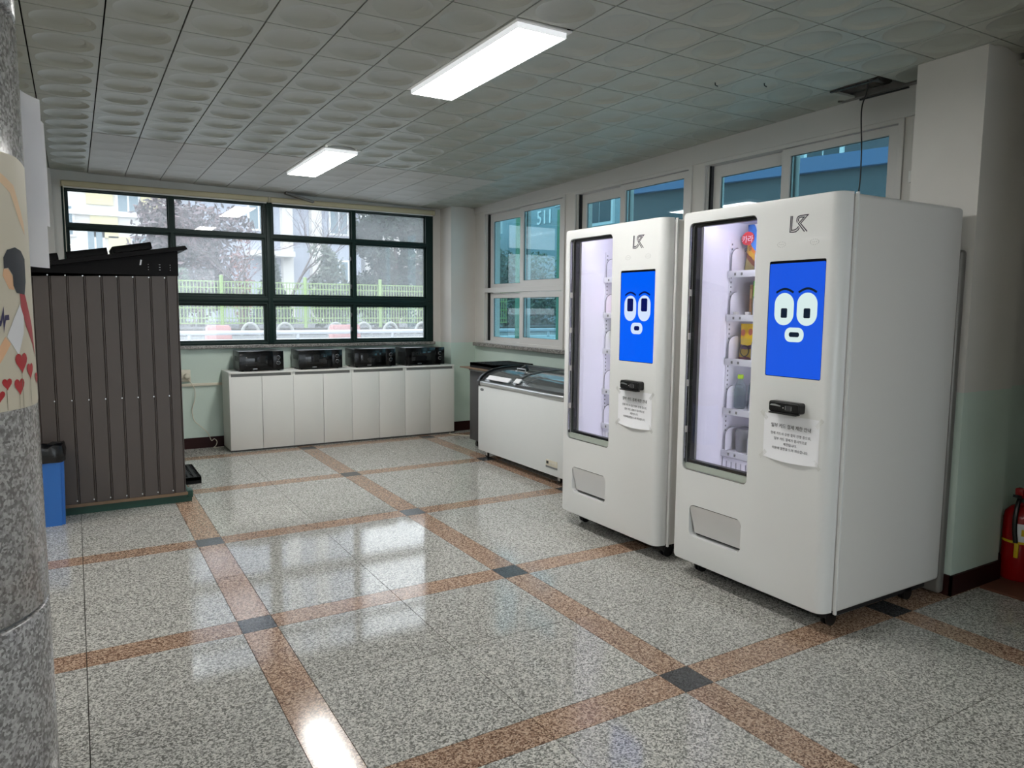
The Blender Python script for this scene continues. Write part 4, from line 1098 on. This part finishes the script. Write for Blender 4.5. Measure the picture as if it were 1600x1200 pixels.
# shelf 1: caramel snack bag
mbag = bandmat('snack_bag_print', [(0, (150, 140, 90)), (.22, (120, 66, 40)), (.34, (206, 158, 44)), (.48, (214, 120, 40)), (.56, (60, 120, 200)), (.90, (230, 232, 236))], lo=-.02, hi=.27, tilt=-.9)
o = good('snack_bag', pouch(.145, .255, .07, seed=1), mbag, 'blue, red and yellow snack bag on the top shelf of the nearer machine', 'snack bag', XS+.03, y_near-.175, S5[0], ry=R(4))
pt = ob('bag_patch', plate(ellipse(.0, 0, .042, .036), [], .001, MX(-.036, .036, .175)), pmat('patch_red', (190, 40, 46), .3), o)
ob('bag_lettering', text_mesh('카라', .042, MX(-.0375, .036, .168), .0004), M_paper, o, smooth=0)
ob('bag_lettering', text_mesh('마알', .028, MX(-.0365, .026, .115) @ Matrix.Rotation(R(18), 4, 'Z'), .0004), M_ink, o, smooth=0)
good('snack_bag', pouch(.12, .25, .06, seed=5), mbag, 'blue snack bag mostly hidden on the top shelf of the nearer machine', 'snack bag', XS+.03, y_near-.319, S5[0])
# shelf 2: cartons
for k, (s, col, w_, h_, lb) in enumerate(((.165, (150, 110, 70), .020, .165, 'thin brown snack carton on the second shelf'), (.192, (90, 180, 70), .030, .185, 'bright green snack carton on the second shelf'), (.292, (190, 40, 60), .06, .16, 'red and white snack pack on the second shelf'))):
    b = nb(); bx(b, -.0, .12, -w_/2, w_/2, 0, h_, .002)
    o = good('snack_carton', b, pmat('carton_%d' % k, col, .3), lb, 'carton', XS+(.02 if k < 2 else .005), y_near-s, S5[1])
    b = nb(); bx(b, -.0012, .0, -w_/2+.004, w_/2-.004, h_*.55, h_*.85); ob('carton_print', b, pmat('carton_print_%d' % k, [(196, 160, 110), (170, 216, 90), (230, 224, 224)][k], .3), o)
for s in (.125, .205):
    b = nb(); bx(b, 0, .02, -.012, .012, 0, .018, .002)
    good('shelf_stop', b, M_white, 'small white stopper %s on the second shelf' % ('near the rail' if s < .2 else 'before the green carton'), 'stopper', VX+.275, y_near-s, S5[1])
# shelf 3: yellow bag
my = bandmat('yellow_bag_print', [(0, (110, 60, 80)), (.12, (176, 150, 60)), (.32, (90, 60, 96)), (.42, (222, 190, 60)), (.60, (236, 196, 20))], lo=0, hi=.22)
o = good('snack_bag', pouch(.135, .195, .06, seed=2), my, 'yellow snack pouch with a round print on the middle shelf', 'snack bag', XS+.01, y_near-.172, S5[2], ry=R(3))
for a, c in ((.03, .15), (-.02, .145)):
    ob('bag_patch', plate(ellipse(a, c, .014, .018), [], .001, MX(-.033, 0, 0)), pmat('patch_brown', (176, 96, 60), .3), o)
b = nb(); tube(b, [(-.034, .0+.028*math.cos(2*math.pi*k/16), .045+.028*math.sin(2*math.pi*k/16)) for k in range(16)], .003, 5, True); ob('bag_ring', b, M_ink, o)
good('snack_bag', pouch(.12, .19, .06, seed=3), my, 'second yellow snack pouch half hidden on the middle shelf', 'snack bag', XS+.02, y_near-.319, S5[2])
# shelf 4: water bottles
M_pet = glass('pet_plastic', (.80, .86, .86), .12)
def bottle(x, y, z, label):
    t = Thing('water_bottle', label, 'bottle', (x, y, z), 'water bottles on the fourth shelf')
    b = nb(); lathe(b, [(.026, 0), (.031, .006), (.031, .10), (.028, .125), (.014, .155), (.0125, .165)], x, y, z, 20); t.part('bottle_body', b, M_pet, smooth=60)
    b = nb(); lathe(b, [(.0155, .165), (.0165, .168), (.0165, .184), (.014, .187)], x, y, z, 20); t.part('cap', b, pmat('lime_cap', (186, 226, 24), .4))
bottle(VX+.335, y_near-.130, S5[3], 'clear water bottle with lime cap nearest the rail')
bottle(VX+.39, y_near-.175, S5[3], 'clear water bottle with lime cap, behind the first')
bottle(VX+.345, y_near-.300, S5[3], 'clear water bottle with lime cap in the next lane')
# shelf 5: clear round packs
for k, (x, s) in enumerate(((VX+.345, .17), (VX+.365, .32))):
    b = nb(); lathe(b, [(.045, 0), (.05, .01), (.052, .10), (.046, .125), (.02, .135)], 0, 0, 0, 24)
    good('drink_cup', b, pmat('smoked_plastic', (128, 128, 134), .25), ['grey lidded cup in the first lane of the bottom shelf', 'grey lidded cup in the second lane of the bottom shelf'][k], 'cup', x, y_near-s, S5[4])
# farther machine
good('snack_bag', pouch(.13, .17, .05, seed=8), bandmat('pink_bag_print', [(0, (224, 170, 176)), (.5, (236, 200, 204))], lo=0, hi=.2), 'pink snack pouch on the second shelf of the farther machine', 'snack bag', XS+.0, y_far-.175, S5[1])
good('snack_bag', pouch(.13, .21, .05, seed=9), bandmat('olive_bag_print', [(0, (90, 100, 70)), (.2, (206, 206, 150)), (.45, (150, 166, 80))], lo=0, hi=.2), 'olive green snack pouch on the middle shelf of the farther machine', 'snack bag', XS+.0, y_far-.165, S5[2])

# ------------------------------------------------------------------ cable from the open ceiling tile
b = nb(); tube(b, smooth_path([(3.20, .60, 2.86), (3.28, .66, 2.70), (3.30, .70, 2.60), (3.30, .685, 2.35), (3.295, .69, 2.12), (3.20, .70, 1.97), (3.05, .70, 1.951)]), .004, 6)
single('black_cable', b, M_black, 'black cable hanging from the open ceiling tile behind the vending machine', 'cable', (3.3, .69, 2.1))

# ------------------------------------------------------------------ fire extinguisher on its board
b = nb(); bx(b, 3.375, 3.95, -.60, -.085, .0, .012, .002)
single('floor_board', b, M_mat, 'brown board lying on the floor under the fire extinguisher', 'board', (3.6, -.3, 0))
EX, EY, EZ = 3.685, -.122, .0125
t = Thing('fire_extinguisher', 'red fire extinguisher at the right edge beside the pilaster', 'extinguisher', (EX, EY, EZ))
b = nb(); lathe(b, [(.080, 0), (.084, .008), (.084, .33), (.076, .365), (.05, .395), (.026, .405), (.024, .42)], EX, EY, EZ, 36); t.part('cylinder', b, M_red, smooth=50)
b = nb(); lathe(b, [(.024, .418), (.026, .43), (.02, .455), (.016, .465)], EX, EY, EZ, 16); t.part('valve', b, M_black)
b = nb(); prism(b, [(0, .45), (-.11, .475), (-.115, .462), (-.02, .435)], lambda a, z, c: (EX+a, EY+.1*a+c, EZ+z), -.012, .012)
bmesh.ops.translate(b, verts=b.verts[:], vec=(0, .0, 0)); t.part('handle', b, M_black)
b = nb(); bx(b, EX-.055, EX-.01, EY-.02, EY+.02, EZ+.445, EZ+.50, .008); t.part('head_guard', b, M_red)
b = nb(); tube(b, smooth_path([(EX-.01, EY, EZ+.445), (EX-.055, EY-.006, EZ+.44), (EX-.088, EY-.010, EZ+.38), (EX-.099, EY-.012, EZ+.30), (EX-.098, EY-.022, EZ+.215)]), .012, 8); t.part('hose', b, M_black)
for nm, z0, z1, a0, a1, rr, mt_ in (('band', .205, .218, 0, 360, .0855, M_yellow), ('label', .21, .315, 192, 300, .0848, M_paper), ('label_print', .25, .285, 206, 285, .0853, M_yellow)):
    b = nb(); n = 24; prev = None
    for k in range(n+1):
        a = R(a0+(a1-a0)*k/n); cur = (b.verts.new((EX+rr*math.cos(a), EY+rr*math.sin(a), EZ+z0)), b.verts.new((EX+rr*math.cos(a), EY+rr*math.sin(a), EZ+z1)))
        if prev: b.faces.new((prev[0], cur[0], cur[1], prev[1]))
        prev = cur
    t.part(nm, b, mt_, smooth=60)
b = nb(); bx(b, EX-.090, EX-.082, EY-.034, EY-.012, EZ+.13, EZ+.21, .003); t.part('strap_tail', b, M_yellow)

# ------------------------------------------------------------------ outdoors: ground, fence, rail, barriers
M_ground = pmat('pale_concrete', (176, 178, 180), .8, noise=.06, nscale=.6)
M_asph = pmat('asphalt', (116, 118, 120), .85, noise=.08, nscale=.6)
b = nb(); bx(b, -60, 90, 6.16, 14.2, -.5, .76); bx(b, 3.65, 90, .21, 6.16, -.5, -.02); struct('ground', b, M_ground)
b = nb(); bx(b, -60, 90, 14.2, 90, -.5, .60); struct('ground_road', b, M_asph)
M_lime = pmat('lime_fence_paint', (150, 180, 108), .4)
t = Thing('wire_fence', 'lime green wire mesh fence beyond the road', 'fence', (5.6, 21, .6))
for k in range(-3, 4):
    x = 3.12+2.47*k
    b = nb(); cyl(b, (x, 21, .58), (x, 21, 2.34), .055, seg=10); lathe(b, [(.06, 2.335), (.06, 2.36), (.02, 2.375)], x, 21, 0, 10); t.part('fence_post', b, M_lime)
    b = nb()
    for q in range(1, 26): xx = x+2.47*q/26; bx(b, xx-.011, xx+.011, 21.0, 21.014, .92, 2.20)
    for zz in (.95, 1.10, 1.40, 1.70, 2.0, 2.18): bx(b, x+.05, x+2.42, 20.99, 21.0, zz-.014, zz+.014)
    t.part('mesh_panel', b, M_lime, smooth=0)['kind'] = 'stuff'
b = nb(); bx(b, -8, 24, 20.4, 20.9, .58, .80); single('kerb', b, pmat('dark_soil', (84, 80, 74), .9, noise=.2, nscale=2), 'dark earth strip at the foot of the lime fence', 'kerb', (5, 20.6, .6))
M_tyre = pmat('painted_tyre', (170, 172, 168), .6)
for k, x in enumerate((1.15, 3.75, 4.75, 6.3, 7.2, 8.1, 9.2, 10.3)):
    b = nb(); pts = [(x+.25*math.cos(math.pi*q/12), 20.2, .60+.36*math.sin(math.pi*q/12)) for q in range(13)]
    tube(b, pts, .045, 8)
    single('half_tyre', b, M_tyre, ['pale half-buried tyre arch nearest the shed, left of the pink block', 'pale half-buried tyre arch between the first two fence posts', 'pale half-buried tyre arch just left of the second pink block', 'pale half-buried tyre arch just right of the second pink block', 'pale half-buried tyre arch under the small grey-green shrub', 'pale half-buried tyre arch at the third fence post', 'pale half-buried tyre arch under the big evergreen', 'rightmost pale half-buried tyre arch by the window edge'][k], 'tyre', (x, 20.2, .6), 'half-buried tyre arches along the fence')
t = Thing('guard_rail', 'long white guard rail along the road outside', 'rail', (4, 13, .76))
M_rail = pmat('white_rail_paint', (186, 190, 198), .4)
b = nb(); cyl(b, (-8, 13, .935), (13, 13, .935), .045, seg=10); t.part('rail_bar', b, M_rail)
for k in range(10):
    b = nb(); cyl(b, (-7+2.05*k, 13.0, .755), (-7+2.05*k, 13.0, .92), .03, seg=8); t.part('rail_post', b, M_rail)
M_pink = pmat('faded_red_barrier', (206, 156, 154), .6)
for x0, x1, lb in ((1.80, 2.34, 'faded pink road barrier block, nearest the shed'), (4.58, 5.30, 'faded pink road barrier block, farther right outside')):
    b = nb(); prism(b, [(x0, .601), (x1, .601), (x1-.03, 1.03), (x0+.03, 1.03)], lambda a, z, c: (a, c, z), 15.0, 15.35)
    bmesh.ops.bevel(b, geom=b.edges[:], offset=.03, segments=2, affect='EDGES')
    single('road_barrier', b, M_pink, lb, 'barrier', ((x0+x1)/2, 15.2, .6), 'pink road barriers')

# ------------------------------------------------------------------ trees
M_bark = pmat('grey_bark', (104, 94, 92), .9)
def bare_tree(x, y, z, h, seed, label, twigcol, spread=.6):
    rnd = random.Random(seed)
    t = Thing('bare_tree', label, 'tree', (x, y, z), 'trees beyond the fence')
    b = nb(); tw = nb()
    def grow(p, d, L, r, lev):
        n = 3; pts = [p]; dd = d.copy()
        for k in range(n):
            dd = (dd+Vector((rnd.uniform(-.22, .22), rnd.uniform(-.22, .22), rnd.uniform(-.05, .14)))).normalized()
            pts.append(pts[-1]+dd*L/n)
        tube(b if lev < 3 else tw, pts, [r*(1-.25*k/n) for k in range(n+1)], 6 if lev < 2 else 4)
        if lev >= 5: return
        for k in range(3 if lev < 4 else 2):
            q = pts[rnd.randint(1, n)] if k else pts[-1]
            nd = (dd+Vector((rnd.uniform(-1, 1)*spread*1.3, rnd.uniform(-1, 1)*spread, rnd.uniform(-.25, .6)*spread))).normalized()
            grow(q, nd, L*rnd.uniform(.62, .82), r*.58, lev+1)
    grow(Vector((x, y, z)), Vector((rnd.uniform(-.1, .1), 0, 1)), h*.30, h*.010, 0)
    t.part('trunk', b, M_bark); t.part('twigs', tw, pmat('twigs_%d' % seed, twigcol, .9))['kind'] = 'stuff'
def leafy(x, y, z, rx, ry, h, seed, label, cols, n=5000, cone=False, leaf=.09, name='evergreen_tree'):
    rnd = random.Random(seed)
    t = Thing(name, label, 'tree', (x, y, z), 'trees beyond the fence')
    b = nb(); tube(b, [(x, y, z), (x+.05, y, z+h*.3), (x, y, z+h*.7)], [h*.03, h*.022, h*.01], 7); t.part('trunk', b, M_bark)
    bms = [nb() for _ in cols]
    blobs = [(rnd.uniform(-.6, .6), rnd.uniform(-.6, .6), rnd.uniform(.12, .92), rnd.uniform(.25, .45)) for _ in range(26)]
    for k in range(n):
        if cone:
            v = rnd.random()**1.3; a = rnd.uniform(0, 2*math.pi); rad = (1-v)*rnd.uniform(.45, 1.0)
            p = Vector((x+rx*rad*math.cos(a), y+ry*rad*math.sin(a), z+h*(.08+.92*v)))
        else:
            bl = blobs[rnd.randrange(len(blobs))]; d = Vector((rnd.gauss(0, 1), rnd.gauss(0, 1), rnd.gauss(0, 1))).normalized()*bl[3]*rnd.uniform(.6, 1.0)
            taper = 1-.35*abs(bl[2]-.45)
            p = Vector((x+rx*(bl[0]*taper+d.x), y+ry*(bl[1]*taper+d.y), z+h*min(1.0, max(.02, bl[2]+d.z*.42))))
        u = Vector((rnd.gauss(0, 1), rnd.gauss(0, 1), rnd.gauss(0, 1))).normalized(); w = u.orthogonal().normalized(); s = leaf*rnd.uniform(.6, 1.3)
        bb = bms[rnd.randrange(len(bms))]
        bb.faces.new([bb.verts.new(p+u*s), bb.verts.new(p+w*s*.45), bb.verts.new(p-u*s), bb.verts.new(p-w*s*.45)])
    for i, bb in enumerate(bms): t.part('foliage', bb, pmat('leaf_%d_%d_%d' % cols[i], cols[i], .7), smooth=0)['kind'] = 'stuff'
G1 = [(46, 62, 54), (62, 78, 66), (36, 50, 46)]
leafy(10.4, 25.5, .6, 2.3, 1.6, 5.0, 11, 'large dark broadleaf evergreen beyond the fence on the right', G1, 11000, leaf=.13)
leafy(7.3, 23.6, .6, .9, .8, 3.2, 12, 'smaller grey-green shrub left of the large evergreen', [(82, 96, 86), (98, 106, 94)], 3000, leaf=.10)
leafy(5.95, 27, .6, .9, .7, 3.0, 13, 'slim dark conifer before the middle window post', [(58, 80, 68), (48, 68, 60)], 2200, True, .12, 'conifer')
leafy(13.6, 28.5, .6, 1.3, 1.2, 2.8, 16, 'yellowing shrub at the right end of the back window', [(176, 166, 84), (150, 150, 90)], 2600, leaf=.12, name='yellow_shrub')
leafy(3.9, 31, .6, 3.4, 1.4, 5.4, 18, 'dense mass of bare purplish-grey twigs behind the fence', [(120, 106, 110), (136, 118, 120), (100, 94, 96)], 5200, leaf=.16, name='bare_thicket')
leafy(5.3, 29.0, .6, .6, .5, 3.9, 19, 'small tree with fading red leaves behind the fence', [(160, 112, 106), (146, 120, 114)], 500, leaf=.10, name='red_shrub')
leafy(2.4, 27.0, .6, .9, .6, 2.2, 20, 'low green bush behind the fence beside the shed edge', [(86, 104, 90), (98, 112, 96)], 1800, leaf=.10, name='green_bush')
bare_tree(4.2, 24.0, .6, 5.4, 21, 'bare spreading tree behind the fence, left of the window post', (128, 108, 112), .85)
bare_tree(-2.9, 19.0, .6, 7.5, 27, 'bare tree reaching in over the left panes of the window', (120, 110, 108), .8)
bare_tree(7.6, 31.5, .6, 8.0, 25, 'tall bare tree behind the small grey-green shrub', (132, 122, 126), .7)

# ------------------------------------------------------------------ buildings
M_pale = pmat('pale_render', (226, 222, 216), .8, noise=.03, nscale=.4)
M_yel = pmat('yellow_render', (226, 216, 172), .8)
M_bluegrey = pmat('bluegrey_render', (178, 184, 198), .8)
M_wing = pmat('distant_glass', (120, 142, 152), .15)
M_wfr = pmat('white_window_frame', (232, 232, 232), .5)
def far_window(t, x0, x1, z0, z1, y, parent=None):
    b = nb(); bx(b, x0-.12, x1+.12, y-.10, y, z0-.12, z1+.12); f = t.part('window', b, M_wfr, smooth=0)
    xm = (x0+x1)/2
    for a, c in ((x0, xm-.05), (xm+.05, x1)):
        b = nb(); bx(b, a, c, y-.12, y-.09, z0, z1); t.part('pane', b, M_wing, f, smooth=0)
t = Thing('apartment_building', 'pale apartment block with yellow wall panels at the left of the back window', 'building', (0, 48, .6))
b = nb(); bx(b, -14, 4.7, 45, 56, .4, 22); t.part('wall', b, M_pale, smooth=0)
for x0, x1, z0, z1 in ((.2, 1.5, 7.0, 9.4), (.35, 1.7, 5.2, 6.4), (1.2, 2.3, 3.6, 5.3), (2.9, 3.9, 6.9, 9.2), (-3.5, -2.2, 6, 9)):
    b = nb(); bx(b, x0, x1, 44.9, 45, z0, z1); t.part('yellow_panel', b, M_yel, smooth=0)
for x0, x1, z0, z1 in ((1.75, 2.75, 6.7, 8.6), (.2, .9, 4.4, 5.7), (-1.4, -.5, 5.3, 6.8), (2.4, 4.1, 4.3, 5.4), (.3, 1.6, 2.4, 3.6), (-1.6, -.4, 8.0, 9.6), ):
    far_window(t, x0, x1, z0, z1, 45)
for z in (4.0, 6.55, 9.8):
    b = nb(); bx(b, -14, 4.7, 44.8, 45, z-.15, z+.1); t.part('floor_band', b, M_wfr, smooth=0)
t = Thing('apartment_building', 'blue-grey apartment block with white piers in the middle of the back window', 'building', (11, 42, .6))
b = nb(); bx(b, 5.0, 14.8, 42, 52, .4, 20); t.part('wall', b, M_bluegrey, smooth=0)
for x0, x1 in ((9.9, 10.5), (11.6, 12.2)):
    b = nb(); bx(b, x0, x1, 41.4, 42, .4, 20); t.part('pier', b, M_pale, smooth=0)
for x0, x1, z0, z1 in ((12.9, 13.9, 5.9, 7.3), (8.2, 9.2, 5.9, 7.3), (12.9, 13.9, 2.8, 4.2)): far_window(t, x0, x1, z0, z1, 42)
b = nb(); bx(b, 7.9, 10.4, 40.6, 42, 4.3, 4.6); t.part('canopy', b, M_pale, smooth=0)
t = Thing('apartment_building', 'pale low block behind the evergreen at the right of the back window', 'building', (19.5, 46, .6))
b = nb(); bx(b, 16.5, 27, 46, 54, .4, 7.4); t.part('wall', b, M_pale, smooth=0)
b = nb(); bx(b, 18.2, 27, 45.5, 46, 7.0, 7.9); t.part('parapet', b, M_wfr, smooth=0)
b = nb(); bx(b, 18.8, 27, 45.7, 46, 6.6, 6.75); t.part('green_band', b, pmat('mint_band', (150, 206, 176), .6), smooth=0)
for x0, x1 in ((19.3, 20.0), (20.6, 21.3)): far_window(t, x0, x1, 5.1, 6.2, 46)
# block 511 through the tinted right windows: facade facing -x at x=30
t = Thing('apartment_building', 'tall apartment block numbered 511 outside the right windows', 'building', (33, 38, 0))
b = nb(); bx(b, 30, 40, 16, 60, -.3, 26); t.part('wall', b, pmat('apartment_render', (158, 172, 178), .8), smooth=0)
t.part('block_number', text_mesh('511', 1.45, MX(29.95, 44.3, 8.25), .03), pmat('number_white', (250, 250, 250), .5), smooth=0)
b = nb(); bx(b, 29.9, 30, 41.5, 42.9, 8.9, 12); t.part('light_panel', b, M_wfr, smooth=0)
for z in (4.6, 7.2, 9.8, 12.4):
    for y0, y1 in ((36.2, 38.7), (26.0, 28.2), (22.9, 24.6), (19.6, 21.4), (33, 35)):
        b = nb(); bx(b, 29.8, 30, y0-.15, y1+.15, z-.15, z+2.0); f = t.part('window', b, M_wfr, smooth=0)
        for q in range(2):
            yy = y0+(y1-y0)*q/2; b = nb(); bx(b, 29.76, 29.81, yy+.05, yy+(y1-y0)/2-.05, z+.05, z+1.75); t.part('pane', b, pmat('dark_far_glass', (58, 68, 76), .4), f, smooth=0)
t = Thing('garden_shelter', 'low dark building with a blue fascia outside the right windows', 'building', (10, 6.5, 0))
P1, P2 = Vector((8.35, 8.95)), Vector((10.0, 3.0)); dv = (P2-P1).normalized(); nv = Vector((-dv.y, dv.x))
if nv.x < 0: nv = -nv
quad = lambda off, e: [(P1-dv*e+nv*off), (P2+dv*e+nv*off), (P2+dv*e+nv*5), (P1-dv*e+nv*5)]
b = nb(); prism(b, [(q.x, q.y) for q in quad(.12, 0)], lambda a, c, z: (a, c, z), -.02, 3.6); t.part('wall', b, pmat('dark_cladding', (74, 76, 80), .7), smooth=0)
b = nb(); prism(b, [(q.x, q.y) for q in quad(0, .1)], lambda a, c, z: (a, c, z), 3.6, 3.83); t.part('fascia', b, pmat('blue_fascia', (78, 100, 136), .6), smooth=0)
t = Thing('grey_annex', 'plain grey annex wall beyond the pilaster end of the right windows', 'building', (16, 5.5, 0))
b = nb(); bx(b, 15.5, 24, 2.0, 9.35, -.02, 9); t.part('wall', b, pmat('annex_grey', (84, 84, 90), .8), smooth=0)
b = nb(); bx(b, 15.3, 24.2, 1.8, 9.5, 9, 9.3); t.part('parapet', b, pmat('annex_grey', (84, 84, 90), .8), smooth=0)
bm = nb(); tube(bm, [(9.0, 7.6, 3.83), (10.2, 7.5, 5.6)], .09, 8)
b = nb(); cyl(b, (6.0, 8.86, .0), (6.0, 8.86, 3.0), .07, seg=10); single('gate_post', b, pmat('green_post', (86, 128, 100), .5), 'green steel post seen through the left tinted sash', 'post', (6, 8.86, 0), 'green posts outside the right window')
bm.free()
b = nb(); cyl(b, (6.0, 7.62, .0), (6.0, 7.62, 3.0), .06, seg=10); single('gate_post', b, pmat('green_post', (86, 128, 100), .5), 'green steel post seen through the right tinted sash', 'post', (6, 7.62, 0), 'green posts outside the right window')
leafy(20.5, 31.0, -.2, 3.2, 3.0, 4.6, 31, 'broad dark shrubbery before block 511', [(70, 88, 74), (88, 104, 84), (120, 126, 110)], 5000, leaf=.14, name='dark_shrubbery')
leafy(14.8, 25.6, -.2, 1.5, 1.5, 4.2, 32, 'dark bushy tree seen through the far left tinted sash', [(60, 84, 76), (74, 96, 84)], 3000, leaf=.12, name='bushy_tree')
